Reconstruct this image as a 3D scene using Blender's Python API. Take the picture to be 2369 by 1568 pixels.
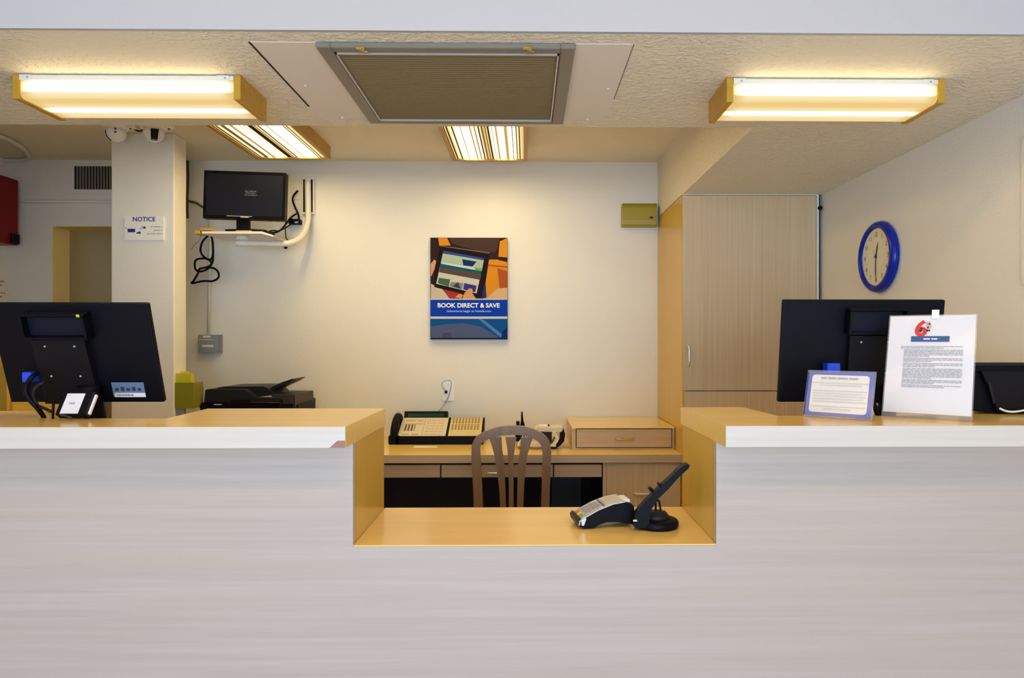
import bpy, bmesh, math, random
from mathutils import Vector, Matrix
random.seed(7)
for o in list(bpy.data.objects): bpy.data.objects.remove(o, do_unlink=True)
S = bpy.context.scene
C = S.collection

# ------------------------------------------------------------------ camera
F_PX, YAW, EYE = 1600.0, 0.014, 1.352
VX, VY = 1218.0, 787.0                        # where the depth lines of the room meet
CX = VX + F_PX * math.tan(YAW)
cam_d = bpy.data.cameras.new('camera'); cam = bpy.data.objects.new('camera', cam_d); C.objects.link(cam)
cam_d.sensor_width = 36.0; cam_d.lens = 36.0 * F_PX / 2369
cam_d.shift_x = (1184.5 - CX) / 2369; cam_d.shift_y = (VY - 784.0) / 2369
cam_d.clip_start = 0.05
cam.location = (0, 0, EYE); cam.rotation_euler = (math.pi / 2, 0, -YAW)
S.camera = cam

# ------------------------------------------------------------------ daylight, lobby lamp, exposure
S.view_settings.view_transform = 'Standard'; S.view_settings.look = 'None'
S.view_settings.gamma = 1.0; S.view_settings.use_curve_mapping = False
S.view_settings.exposure = 0.25
w = bpy.data.worlds.new('sky'); S.world = w; w.use_nodes = True
w.node_tree.nodes['Background'].inputs[0].default_value = (0.70, 0.85, 1.0, 1)
w.node_tree.nodes['Background'].inputs[1].default_value = 0.30

def area(name, loc, rot, sx, sy, power, col):
    l = bpy.data.lights.new(name, 'AREA'); l.shape = 'RECTANGLE'; l.size = sx; l.size_y = sy
    l.energy = power; l.color = col
    o = bpy.data.objects.new(name, l); C.objects.link(o); o.location = loc; o.rotation_euler = rot
    return o
area('lobby_window_daylight', (-0.13, -3.3, 1.12), (math.pi / 2, 0, 0), 3.1, 1.75, 136, (0.60, 0.80, 1.0))
area('lobby_ceiling_lamp', (-0.06, 0.62, 2.62), (0, 0, 0), 2.8, 0.14, 17, (1.0, 0.56, 0.26))
area('corridor_lamp', (-1.95, 4.85, 2.34), (0, 0, 0), 0.3, 0.3, 0.85, (1.0, 0.80, 0.38))
LAMP = 0.79                                     # common dimmer of the four lit fixtures

# ------------------------------------------------------------------ from a picture point to the room
SN, CS = math.sin(YAW), math.cos(YAW)
def PX(px, Y):
    a = (px - CX) / F_PX
    return Y * (SN + a * CS) / (CS - a * SN)
def P(px, py, Y):
    X = PX(px, Y); d = X * SN + Y * CS
    return Vector((X, Y, EYE + (VY - py) / F_PX * d))
def PZ(px, py, Y): return P(px, py, Y).z
def onZ(px, py, Z):
    d = (Z - EYE) * F_PX / (VY - py); a = (px - CX) / F_PX
    return Vector((d * (SN + a * CS), d * (CS - a * SN), Z))

# ------------------------------------------------------------------ materials
def nt(name):
    m = bpy.data.materials.new(name); m.use_nodes = True
    t = m.node_tree
    return m, t, t.nodes['Principled BSDF']
def mat(name, col, rough=0.5, metal=0.0, bump=0.0, bscale=80, mottled=0.0, spec=0.5, alpha=1.0, trans=0.0):
    m, t, b = nt(name)
    b.inputs['Base Color'].default_value = (*col, 1); b.inputs['Roughness'].default_value = rough
    b.inputs['Metallic'].default_value = metal; b.inputs['Specular IOR Level'].default_value = spec
    b.inputs['Alpha'].default_value = alpha; b.inputs['Transmission Weight'].default_value = trans
    if bump or mottled:
        tc = t.nodes.new('ShaderNodeTexCoord')
        n = t.nodes.new('ShaderNodeTexNoise'); n.inputs['Scale'].default_value = bscale; n.inputs['Detail'].default_value = 4
        t.links.new(tc.outputs['Object'], n.inputs['Vector'])
        if bump:
            bp = t.nodes.new('ShaderNodeBump'); bp.inputs['Strength'].default_value = bump; bp.inputs['Distance'].default_value = 0.01
            t.links.new(n.outputs['Fac'], bp.inputs['Height']); t.links.new(bp.outputs['Normal'], b.inputs['Normal'])
        if mottled:
            n2 = t.nodes.new('ShaderNodeTexNoise'); n2.inputs['Scale'].default_value = 3; n2.inputs['Detail'].default_value = 5
            t.links.new(tc.outputs['Object'], n2.inputs['Vector'])
            mx = t.nodes.new('ShaderNodeMix'); mx.data_type = 'RGBA'
            mx.inputs[6].default_value = (*[c * (1 - mottled) for c in col], 1)
            mx.inputs[7].default_value = (*[min(1, c * (1 + mottled)) for c in col], 1)
            t.links.new(n2.outputs['Fac'], mx.inputs[0]); t.links.new(mx.outputs[2], b.inputs['Base Color'])
    return m
def wood(name, c1, c2, axis='x', rough=0.35, fine=60.0, c3=None, spec=0.5, contrast=1.0):
    """long grain along one axis: broad cathedral bands, plus fine streaks"""
    m, t, b = nt(name)
    b.inputs['Roughness'].default_value = rough; b.inputs['Specular IOR Level'].default_value = spec
    tc = t.nodes.new('ShaderNodeTexCoord')
    def noise(sc, along, detail, dist=0.0):
        mp = t.nodes.new('ShaderNodeMapping')
        v = [sc, sc, sc]; v['xyz'.index(axis)] = along
        mp.inputs['Scale'].default_value = v
        n = t.nodes.new('ShaderNodeTexNoise'); n.inputs['Scale'].default_value = 1; n.inputs['Detail'].default_value = detail
        n.inputs['Distortion'].default_value = dist
        t.links.new(tc.outputs['Object'], mp.inputs['Vector']); t.links.new(mp.outputs[0], n.inputs['Vector'])
        return n
    n1 = noise(fine, 1.6, 5, 0.3); n2 = noise(fine * 0.17, 0.7, 3, 0.8)
    r1 = t.nodes.new('ShaderNodeValToRGB')
    lo, hi = 0.5 - 0.16 / contrast, 0.5 + 0.16 / contrast
    r1.color_ramp.elements[0].position = lo; r1.color_ramp.elements[1].position = hi
    r1.color_ramp.elements[0].color = (*c1, 1); r1.color_ramp.elements[1].color = (*c2, 1)
    t.links.new(n1.outputs['Fac'], r1.inputs[0])
    mx = t.nodes.new('ShaderNodeMix'); mx.data_type = 'RGBA'
    r2 = t.nodes.new('ShaderNodeValToRGB')
    r2.color_ramp.elements[0].position = 0.42; r2.color_ramp.elements[1].position = 0.66
    r2.color_ramp.elements[0].color = (0, 0, 0, 1); r2.color_ramp.elements[1].color = (0.6, 0.6, 0.6, 1)
    t.links.new(n2.outputs['Fac'], r2.inputs[0]); t.links.new(r2.outputs[0], mx.inputs[0])
    t.links.new(r1.outputs[0], mx.inputs[6]); mx.inputs[7].default_value = (*(c3 or c2), 1)
    t.links.new(mx.outputs[2], b.inputs['Base Color'])
    bp = t.nodes.new('ShaderNodeBump'); bp.inputs['Strength'].default_value = 0.03; bp.inputs['Distance'].default_value = 0.002
    t.links.new(n1.outputs['Fac'], bp.inputs['Height']); t.links.new(bp.outputs['Normal'], b.inputs['Normal'])
    return m
def emit(name, ramp, vec, off, span, stripes=0.0, strength=1.0, endaxis=None, endlen=0.0):
    """a lit diffuser: brightness runs over its section where the tubes lie behind it"""
    m = bpy.data.materials.new(name); m.use_nodes = True; t = m.node_tree; t.nodes.clear()
    out = t.nodes.new('ShaderNodeOutputMaterial'); e = t.nodes.new('ShaderNodeEmission')
    tc = t.nodes.new('ShaderNodeTexCoord')
    d = t.nodes.new('ShaderNodeVectorMath'); d.operation = 'DOT_PRODUCT'; d.inputs[1].default_value = vec
    t.links.new(tc.outputs['Object'], d.inputs[0])
    mr = t.nodes.new('ShaderNodeMapRange'); mr.inputs[1].default_value = off; mr.inputs[2].default_value = off + span
    t.links.new(d.outputs['Value'], mr.inputs[0])
    r = t.nodes.new('ShaderNodeValToRGB'); el = r.color_ramp.elements
    el[0].position, el[0].color = ramp[0][0], (*ramp[0][1], 1); el[1].position, el[1].color = ramp[-1][0], (*ramp[-1][1], 1)
    for p, c in ramp[1:-1]:
        q = el.new(p); q.color = (*c, 1)
    t.links.new(mr.outputs[0], r.inputs[0])
    src = r.outputs[0]
    if stripes:
        wv = t.nodes.new('ShaderNodeTexNoise'); wv.noise_dimensions = '1D'; wv.inputs['Scale'].default_value = 7.0; wv.inputs['Detail'].default_value = 1
        t.links.new(mr.outputs[0], wv.inputs['W'])
        ma = t.nodes.new('ShaderNodeMath'); ma.operation = 'MULTIPLY'; ma.inputs[1].default_value = stripes; t.links.new(mr.outputs[0], ma.inputs[0])
        mb = t.nodes.new('ShaderNodeMath'); mb.operation = 'MULTIPLY_ADD'; mb.inputs[1].default_value = 4.0; t.links.new(wv.outputs['Fac'], mb.inputs[0]); t.links.new(ma.outputs[0], mb.inputs[2])
        fr = t.nodes.new('ShaderNodeMath'); fr.operation = 'FRACT'; t.links.new(mb.outputs[0], fr.inputs[0])
        rr = t.nodes.new('ShaderNodeValToRGB'); rr.color_ramp.elements[0].position = 0.30; rr.color_ramp.elements[1].position = 0.40
        rr.color_ramp.elements[0].color = (0.026, 0.022, 0.016, 1); rr.color_ramp.elements[1].color = (1, 1, 1, 1)
        t.links.new(fr.outputs[0], rr.inputs[0])
        mm = t.nodes.new('ShaderNodeMix'); mm.data_type = 'RGBA'; mm.blend_type = 'MULTIPLY'; mm.inputs[0].default_value = 1
        t.links.new(src, mm.inputs[6]); t.links.new(rr.outputs[0], mm.inputs[7]); src = mm.outputs[2]
    if endaxis is not None:
        sx = t.nodes.new('ShaderNodeSeparateXYZ'); t.links.new(tc.outputs['Object'], sx.inputs[0])
        ab = t.nodes.new('ShaderNodeMath'); ab.operation = 'ABSOLUTE'; t.links.new(sx.outputs[endaxis], ab.inputs[0])
        m2 = t.nodes.new('ShaderNodeMapRange'); m2.interpolation_type = 'SMOOTHSTEP'
        m2.inputs[1].default_value = endlen; m2.inputs[2].default_value = endlen - 0.05; m2.inputs[3].default_value = 0; m2.inputs[4].default_value = 1
        t.links.new(ab.outputs[0], m2.inputs[0])
        mm = t.nodes.new('ShaderNodeMix'); mm.data_type = 'RGBA'
        mm.inputs[6].default_value = (0.85, 0.56, 0.20, 1); t.links.new(m2.outputs[0], mm.inputs[0]); t.links.new(src, mm.inputs[7]); src = mm.outputs[2]
    t.links.new(src, e.inputs[0]); e.inputs[1].default_value = strength
    t.links.new(e.outputs[0], out.inputs[0])
    return m

def ceilpaint(name, col, strength):
    m, t, b = nt(name); b.inputs['Base Color'].default_value = (*col, 1); b.inputs['Roughness'].default_value = 0.6
    tc = t.nodes.new('ShaderNodeTexCoord')
    n = t.nodes.new('ShaderNodeTexNoise'); n.inputs['Scale'].default_value = 55; n.inputs['Detail'].default_value = 3; n.inputs['Distortion'].default_value = 0.6
    t.links.new(tc.outputs['Object'], n.inputs['Vector'])
    r = t.nodes.new('ShaderNodeValToRGB'); r.color_ramp.elements[0].position = 0.45; r.color_ramp.elements[1].position = 0.62
    t.links.new(n.outputs['Fac'], r.inputs[0])
    bp = t.nodes.new('ShaderNodeBump'); bp.inputs['Strength'].default_value = strength; bp.inputs['Distance'].default_value = 0.0045
    t.links.new(r.outputs[0], bp.inputs['Height']); t.links.new(bp.outputs['Normal'], b.inputs['Normal'])
    return m

WALL = mat('wall_paint', (0.82, 0.80, 0.76), 0.55, bump=0.12, bscale=120, mottled=0.03)
CEIL = ceilpaint('soffit_texture', (0.83, 0.765, 0.62), 0.5)
CEILB = mat('back_ceiling_paint', (0.83, 0.765, 0.60), 0.6, bump=0.06, bscale=60)
SMOOTHC = mat('smooth_ceiling_board', (0.80, 0.74, 0.67), 0.55, bump=0.05, bscale=30)
FASCIA = mat('fascia_paint', (0.45, 0.455, 0.47), 0.6, bump=0.06, bscale=60)
HALL = mat('corridor_paint', (0.88, 0.70, 0.26), 0.7, mottled=0.05)
FLOORM = mat('floor_tile', (0.56, 0.51, 0.46), 0.5, mottled=0.1)
PANEL = wood('daylit_laminate', (0.445, 0.366, 0.328), (0.505, 0.428, 0.388), 'x', 0.42, 75, (0.48, 0.39, 0.328), contrast=0.8)  # counter laminate as daylight shows it; the daylight paleness is put into the colour
EDGE = wood('daylit_edge_laminate', (0.60, 0.545, 0.49), (0.66, 0.61, 0.565), 'x', 0.4, 70, (0.63, 0.56, 0.49))  # same laminate at the lip, daylight paleness put into its colour
MAPLE = wood('lamplit_maple_top', (0.82, 0.565, 0.155), (0.89, 0.64, 0.20), 'x', 0.20, 40, (0.85, 0.60, 0.17), contrast=0.6)  # lamplit copy of the laminate, warm lamp yellow put into its colour
MAPLEV = wood('lamplit_maple_side', (0.56, 0.36, 0.045), (0.65, 0.435, 0.075), 'z', 0.28, 90, (0.64, 0.42, 0.10), contrast=0.5, spec=0.3)  # maple sides with the yellow of the lamps put into their colour
CABV = wood('taupe_cabinet_laminate', (0.56, 0.41, 0.24), (0.68, 0.52, 0.33), 'z', 0.4, 130, (0.62, 0.46, 0.28), contrast=0.7)
CABX = wood('taupe_drawer_laminate', (0.48, 0.36, 0.23), (0.58, 0.45, 0.30), 'x', 0.4, 60, (0.53, 0.40, 0.27))
CHAIRW = wood('brown_chair_wood', (0.20, 0.115, 0.06), (0.26, 0.155, 0.085), 'z', 0.28, 60)
LIGHTW = wood('honey_oak', (0.48, 0.25, 0.015), (0.58, 0.32, 0.025), 'x', 0.4, 60)
CORE = mat('chipped_core', (0.34, 0.20, 0.16), 0.8, bump=0.3, bscale=200)
BLACK = mat('black_plastic', (0.0035, 0.0035, 0.007), 0.45, bump=0.04, bscale=300, spec=0.12)
GLOSSB = mat('gloss_black', (0.003, 0.003, 0.005), 0.08, spec=0.35)
SCREEN = mat('dark_screen', (0.009, 0.012, 0.026), 0.12, spec=0.5)  # lobby reflection on the glass put into its slight navy
DGREY = mat('dark_grey_plastic', (0.015, 0.014, 0.017), 0.42, spec=0.2)
WHITEP = mat('white_plastic', (0.90, 0.90, 0.89), 0.35)
CREAM = mat('cream_plastic', (0.78, 0.70, 0.50), 0.4)
WHITEM = mat('white_metal', (0.78, 0.76, 0.71), 0.35)
STEEL = mat('brushed_steel', (0.82, 0.80, 0.76), 0.35, 0.7)
GREYM = mat('galvanised_steel', (0.34, 0.44, 0.49), 0.35, 0.5)
BRASS = mat('brass', (0.62, 0.42, 0.10), 0.35, 1.0)
DARKGAP = mat('dark_gap', (0.012, 0.010, 0.010), 0.8)
VENTF = mat('vent_frame_grey', (0.22, 0.19, 0.155), 0.45)
VENTS = mat('vent_slat_brown', (0.20, 0.145, 0.072), 0.4)
PAPER = mat('white_paper', (0.80, 0.80, 0.84), 0.6)
CARD = mat('ivory_card', (0.80, 0.78, 0.70), 0.6)
INK = mat('dark_ink', (0.03, 0.03, 0.05), 0.6)
GREYINK = mat('grey_ink', (0.42, 0.42, 0.46), 0.7)
PALEINK = mat('pale_grey_ink', (0.60, 0.60, 0.64), 0.7)
NAVYINK = mat('navy_ink', (0.015, 0.02, 0.22), 0.6)
BLUE = mat('royal_blue', (0.006, 0.045, 0.50), 0.4)
CLOCKBLUE = mat('clock_blue_plastic', (0.003, 0.02, 0.34), 0.22, spec=0.3)
VGA = mat('vga_blue_plastic', (0.006, 0.06, 0.75), 0.4)
CLOCKFACE = mat('clock_face', (0.80, 0.76, 0.58), 0.5)
RED = mat('red_enamel', (0.20, 0.003, 0.003), 0.4, spec=0.2)
OLIVE = mat('olive_yellow_plastic', (0.36, 0.28, 0.016), 0.4)
OLIVED = mat('olive_shadow_plastic', (0.22, 0.17, 0.015), 0.5)
YELLOW = mat('yellow_card', (0.62, 0.56, 0.02), 0.5)
OLIVET = mat('olive_tinted_acrylic', (0.28, 0.27, 0.02), 0.25, alpha=0.85)
ACRYL = mat('clear_acrylic', (0.95, 0.96, 0.98), 0.05, alpha=0.07)
NAVY = mat('unlit_navy_panel', (0.004, 0.009, 0.04), 0.3, spec=0.3)  # dark panel, with shade of the unlit space under the desk put in
NAVYL = mat('blue_reflection', (0.008, 0.05, 0.15), 0.35)
LCD = mat('green_lcd', (0.005, 0.05, 0.05), 0.15)
SILVER = mat('silver_plastic', (0.55, 0.54, 0.52), 0.3, 0.3)
REDP = mat('red_key', (0.75, 0.10, 0.03), 0.4); YELP = mat('yellow_key', (0.85, 0.55, 0.05), 0.4); GRNP = mat('green_key', (0.12, 0.40, 0.06), 0.4)
STICKB = mat('blue_grey_sticker', (0.12, 0.20, 0.34), 0.5)
WHITEINK = mat('white_ink', (0.86, 0.88, 0.95), 0.5)

# ------------------------------------------------------------------ builders
ORG = {}
def thing(name, label, cat, loc, group=None):
    o = bpy.data.objects.new(name, None); C.objects.link(o); o.empty_display_size = 0.05
    o.location = loc; o['label'] = label; o['category'] = cat
    if group: o['group'] = group
    ORG[o.name] = Vector(loc); return o
def part(name, bm, m, parent, smooth=False, label=None, kind=None):
    me = bpy.data.meshes.new(name); o = bpy.data.objects.new(name, me); C.objects.link(o)
    org = ORG.get(parent.name, Vector()) if parent else Vector()
    bmesh.ops.translate(bm, verts=bm.verts, vec=-org)
    bmesh.ops.recalc_face_normals(bm, faces=bm.faces)
    if smooth:
        for f in bm.faces: f.smooth = True
    bm.to_mesh(me); bm.free(); me.materials.append(m)
    if parent: o.parent = parent
    ORG[o.name] = org
    if label: o['label'] = label
    if kind: o['kind'] = kind
    return o
def solo(name, bm, m, label, cat, smooth=False, group=None):
    vs = [v.co.copy() for v in bm.verts]
    cx = sum((v.x for v in vs)) / len(vs); cy = sum((v.y for v in vs)) / len(vs); z = min(v.z for v in vs)
    org = Vector((cx, cy, z)); me = bpy.data.meshes.new(name); o = bpy.data.objects.new(name, me); C.objects.link(o)
    bmesh.ops.translate(bm, verts=bm.verts, vec=-org); bmesh.ops.recalc_face_normals(bm, faces=bm.faces)
    if smooth:
        for f in bm.faces: f.smooth = True
    bm.to_mesh(me); bm.free(); me.materials.append(m); o.location = org; ORG[o.name] = org
    o['label'] = label; o['category'] = cat
    if group: o['group'] = group
    return o
def struct(name, bm, m, parent=None):
    o = part(name, bm, m, parent)
    if not parent: o['kind'] = 'structure'
    return o
def B(): return bmesh.new()
def box(bm, x0, x1, y0, y1, z0, z1, bev=0.0, mx=None, seg=1):
    vs = [bm.verts.new(c) for c in [(x0, y0, z0), (x1, y0, z0), (x1, y1, z0), (x0, y1, z0), (x0, y0, z1), (x1, y0, z1), (x1, y1, z1), (x0, y1, z1)]]
    fs = [bm.faces.new([vs[i] for i in q]) for q in [(3, 2, 1, 0), (4, 5, 6, 7), (0, 1, 5, 4), (1, 2, 6, 5), (2, 3, 7, 6), (3, 0, 4, 7)]]
    geo = vs
    if bev:
        es = list({e for f in fs for e in f.edges})
        r = bmesh.ops.bevel(bm, geom=es, offset=bev, segments=seg, affect='EDGES', profile=0.5)
        geo = list({v for f in r['faces'] for v in f.verts} | {v for f in bm.faces if f.is_valid and f in fs for v in f.verts})
    if mx is not None:
        if bev: geo = [v for v in bm.verts if v in set(geo)]
        bmesh.ops.transform(bm, matrix=mx, verts=list(geo))
    return bm
def bx(*a, **k): return box(B(), *a, **k)
def xf(bm, mx): bmesh.ops.transform(bm, matrix=mx, verts=bm.verts); return bm
def prism(bm, pts, a0, a1, plane='xz', mx=None):
    """extrude a 2-D outline between a0 and a1 along the missing axis"""
    def mk(p, a):
        return {'xz': (p[0], a, p[1]), 'xy': (p[0], p[1], a), 'yz': (a, p[0], p[1])}[plane]
    v0 = [bm.verts.new(mk(p, a0)) for p in pts]; v1 = [bm.verts.new(mk(p, a1)) for p in pts]
    bm.faces.new(v0); bm.faces.new(list(reversed(v1)))
    n = len(pts)
    for i in range(n): bm.faces.new([v0[i], v1[i], v1[(i + 1) % n], v0[(i + 1) % n]])
    if mx is not None: bmesh.ops.transform(bm, matrix=mx, verts=v0 + v1)
    return bm
def smoothpath(pts, n=6):
    pts = [Vector(p) for p in pts]; out = []
    for i in range(len(pts) - 1):
        p0 = pts[max(0, i - 1)]; p1 = pts[i]; p2 = pts[i + 1]; p3 = pts[min(len(pts) - 1, i + 2)]
        for k in range(n):
            t = k / n
            out.append(0.5 * ((2 * p1) + (p2 - p0) * t + (2 * p0 - 5 * p1 + 4 * p2 - p3) * t * t + (3 * p1 - p0 - 3 * p2 + p3) * t ** 3))
    out.append(pts[-1]); return out
def tube(bm, pts, r, seg=10, smooth=0):
    pts = smoothpath(pts, smooth) if smooth else [Vector(p) for p in pts]
    rings = []; nrm = None
    for i, p in enumerate(pts):
        d = (pts[min(i + 1, len(pts) - 1)] - pts[max(i - 1, 0)]).normalized()
        if nrm is None:
            nrm = d.orthogonal().normalized()
        else:
            nrm = (nrm - d * nrm.dot(d)); nrm = nrm.normalized() if nrm.length > 1e-6 else d.orthogonal().normalized()
        b = d.cross(nrm); rr = r[i] if isinstance(r, (list, tuple)) else r
        rings.append([bm.verts.new(p + rr * (math.cos(a) * nrm + math.sin(a) * b)) for a in [2 * math.pi * k / seg for k in range(seg)]])
    for a, b in zip(rings, rings[1:]):
        for k in range(seg): bm.faces.new([a[k], a[(k + 1) % seg], b[(k + 1) % seg], b[k]])
    bm.faces.new(list(reversed(rings[0]))); bm.faces.new(rings[-1])
    return bm
def tb(pts, r, seg=10, smooth=0): return tube(B(), pts, r, seg, smooth)
def lathe(bm, prof, seg=32, mx=None, caps=True):
    """prof: (radius, height) about +Z"""
    rings = []; allv = []
    for r, h in prof:
        ring = [bm.verts.new((r * math.cos(2 * math.pi * k / seg), r * math.sin(2 * math.pi * k / seg), h)) for k in range(seg)]
        rings.append(ring); allv += ring
    for a, b in zip(rings, rings[1:]):
        for k in range(seg): bm.faces.new([a[k], a[(k + 1) % seg], b[(k + 1) % seg], b[k]])
    if caps and prof[0][0] > 1e-6: bm.faces.new(list(reversed(rings[0])))
    if caps and prof[-1][0] > 1e-6: bm.faces.new(rings[-1])
    if mx is not None: bmesh.ops.transform(bm, matrix=mx, verts=allv)
    return bm
def frame(o, xa, ya):
    xa = Vector(xa).normalized(); ya = Vector(ya); za = xa.cross(ya).normalized(); ya = za.cross(xa)
    m = Matrix((xa, ya, za)).transposed().to_4x4(); m.translation = Vector(o); return m
def flat(bm, pts, mx):
    vs = [bm.verts.new(mx @ Vector((p[0], p[1], p[2] if len(p) > 2 else 0))) for p in pts]
    bm.faces.new(vs); return bm
def rect(bm, x0, x1, y0, y1, mx, z=0.0): return flat(bm, [(x0, y0, z), (x1, y0, z), (x1, y1, z), (x0, y1, z)], mx)
def text(s, mx, wd=None, ht=None, align='c', at=(0, 0), bold=0.0, z=0.0, shear=0.0):
    """mesh lettering on the plane mx (x right, y up), fitted to a width and/or cap height, centred at 'at'"""
    cu = bpy.data.curves.new('t', 'FONT'); cu.body = s; cu.offset = bold; cu.shear = shear
    cu.resolution_u = 3
    ob = bpy.data.objects.new('t', cu); C.objects.link(ob)
    dg = bpy.context.evaluated_depsgraph_get(); me = bpy.data.meshes.new_from_object(ob.evaluated_get(dg))
    bpy.data.objects.remove(ob); bpy.data.curves.remove(cu)
    bm = B(); bm.from_mesh(me); bpy.data.meshes.remove(me)
    xs = [v.co.x for v in bm.verts]; ys = [v.co.y for v in bm.verts]
    sx = wd / (max(xs) - min(xs)) if wd else None; sy = ht / (max(ys) - min(ys)) if ht else None
    sx = sx or sy; sy = sy or sx
    ax = {'c': (min(xs) + max(xs)) / 2, 'r': max(xs), 'l': min(xs)}[align]; ay = (min(ys) + max(ys)) / 2
    for v in bm.verts: v.co = mx @ Vector(((v.co.x - ax) * sx + at[0], (v.co.y - ay) * sy + at[1], z))
    return bm
def words_line(bm, x0, x1, y, h, mx, z, seed=0):
    """one line of illegibly small print: a row of word-length strokes"""
    rnd = random.Random(seed); x = x0
    while x < x1:
        l = rnd.uniform(2.0, 7.0) * h
        e = min(x + l, x1); rect(bm, x, e, y - h / 2, y + h / 2, mx, z); x = e + h * 0.9
def rrect(x0, x1, y0, y1, r, n=5):
    pts = []
    for cx, cy, a in ((x1 - r, y1 - r, 0), (x0 + r, y1 - r, 90), (x0 + r, y0 + r, 180), (x1 - r, y0 + r, 270)):
        for k in range(n + 1):
            t = math.radians(a + 90 * k / n); pts.append((cx + r * math.cos(t), cy + r * math.sin(t)))
    return pts
FRONT = lambda o: frame(o, (1, 0, 0), (0, 0, 1))        # a plane that faces the lobby (-Y)

# ================================================================== THE ROOM
YB, ZC, XR, XL = 4.08, 2.405, 1.475, -3.03
ZS, YS0, YS1, XB = 2.079, 1.64, 2.355, 0.776
CH, DH = 1.155, 0.8645                                   # tall counter, lowered worktop
LOBBY_Y, LOBBY_Z = -3.5, 2.72

struct('floor', bx(XL - 1.2, XR + 0.15, LOBBY_Y, 5.6, -0.1, 0), FLOORM)
struct('ceiling', bx(XL - 0.12, XR + 0.12, YS1 - 0.1, 5.45, ZC, ZC + 0.12), CEILB)
b = B(); prism(b, [(XL - 0.1, YS0), (XR + 0.1, YS0), (XR + 0.1, YB), (XB, YB), (XB, YS1), (XL - 0.1, YS1)], ZS, LOBBY_Z + 0.1, 'xy')
soffit = struct('ceiling', b, CEIL)
soffit_face = struct('trim_1', bx(XL, XR, YS0 - 0.012, YS0 - 0.0005, ZS, LOBBY_Z), FASCIA)
struct('ceiling', bx(XL - 0.12, XR + 0.12, LOBBY_Y, YS0, LOBBY_Z, LOBBY_Z + 0.1), FASCIA)
struct('wall_right', bx(XR, XR + 0.12, LOBBY_Y, 5.45, 0, LOBBY_Z + 0.1), WALL)
struct('wall_light_blocker', bx(-1.87, -1.75, LOBBY_Y, 1.36, 0, LOBBY_Z), WALL)  # unseen partition added to keep daylight off the back-left corner
struct('wall_left', bx(XL - 0.12, XL, LOBBY_Y, 5.45, 0, LOBBY_Z + 0.1), WALL)
# back wall with the doorway at its left
dx0, dz = PX(120, YB), PZ(120, 522, YB); dx1 = PX(330, YB); YB2 = YB + 0.15
b = B(); prism(b, [(XL, 0), (dx0, 0), (dx0, dz), (dx1, dz), (dx1, 0), (XR, 0), (XR, ZC), (XL, ZC)], YB, YB2, 'xz')
struct('wall_back', b, WALL)
REVEAL = mat('lamplit_reveal', (0.92, 0.76, 0.34), 0.6)  # lamp yellow falling on the jamb put into the lining's colour
b = B(); box(b, dx0 - 0.0005, dx0 + 0.004, YB + 0.002, YB2, 0, dz - 0.001); box(b, dx0 + 0.004, dx1, YB + 0.002, YB2, dz - 0.004, dz + 0.0005)
struct('trim_2', b, REVEAL)
struct('wall_corridor', bx(XL, XR, 5.3, 5.42, 0, ZC), HALL)
b = B(); box(b, dx1 + 0.6, dx1 + 0.66, YB2, 5.3, 0, ZC); struct('wall_corridor_side', b, HALL)
# pillar
PY0, PY1 = 3.54, 3.665; px0, px1 = PX(257, PY0), PX(403, PY0)
struct('wall_pillar', bx(px0, px1, PY0, PY1, 0, ZC, bev=0.004), WALL)

# smooth access panel in the soffit round the vent, in two boards
ax0, ax1, ay0, ay1 = -0.672, 0.262, 1.693, 2.276
vx0, vx1, vy0, vy1 = -0.514, 0.120, 1.690, 2.285
b = B(); prism(b, [(ax0, ay0), (vx0, ay0), (vx0, ay1), (ax0, ay1)], ZS - 0.0014, ZS - 0.0002, 'xy')
part('access_board', b, SMOOTHC, soffit)
b = B(); prism(b, [(vx1, ay0), (ax1, ay0), (ax1, ay1), (vx1, ay1)], ZS - 0.0014, ZS - 0.0002, 'xy')
part('access_board', b, SMOOTHC, soffit)
b = B(); box(b, ax0 - 0.005, ax0, ay0, ay1 - 0.12, ZS - 0.0025, ZS - 0.0002); part('board_gap', b, DARKGAP, soffit)
b = B(); box(b, ax1, ax1 + 0.0025, ay0, ay1 - 0.2, ZS - 0.0018, ZS - 0.0002); part('board_gap', b, mat('grey_gap', (0.2, 0.17, 0.14), 0.8), soffit)
for sx, sy in ((-0.63, 1.98), (-0.60, 2.262), (0.235, 1.99), (0.20, 2.268)):
    part('board_screw', lathe(B(), [(0.004, 0), (0.003, 0.0025)], 10, Matrix.Translation((sx, sy, ZS - 0.0038))), WHITEP, soffit)

# return air vent
vent = thing('ceiling_vent', 'brown return air vent with grey frame set in the soffit over the counter gap', 'vent', ((vx0 + vx1) / 2, (vy0 + vy1) / 2, ZS - 0.014))
fw = 0.036; zb, zt = ZS - 0.014, ZS - 0.0002
b = B()
box(b, vx0, vx0 + fw, vy0, vy1, zb, zt, 0.002); box(b, vx1 - fw, vx1, vy0, vy1, zb, zt, 0.002)
box(b, vx0 + fw, vx1 - fw, vy0, vy0 + 0.03, zb, zt, 0.002); box(b, vx0 + fw, vx1 - fw, vy1 - 0.03, vy1, zb, zt, 0.002)
part('frame', b, VENTF, vent)
ix0, ix1, iy0, iy1 = vx0 + fw + 0.003, vx1 - fw - 0.003, vy0 + 0.034, vy1 - 0.034
b = B(); zz = ZS - 0.010
box(b, ix0, ix0 + 0.004, iy0, iy1, zb - 0.002, zz); box(b, ix1 - 0.004, ix1, iy0, iy1, zb - 0.002, zz)
box(b, ix0, ix1, iy0, iy0 + 0.006, zb - 0.002, zz); box(b, ix0, ix1, iy1 - 0.004, iy1, zb - 0.002, zz)
part('inner_rim', b, SILVER, vent)
b = B(); n = 38
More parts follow.
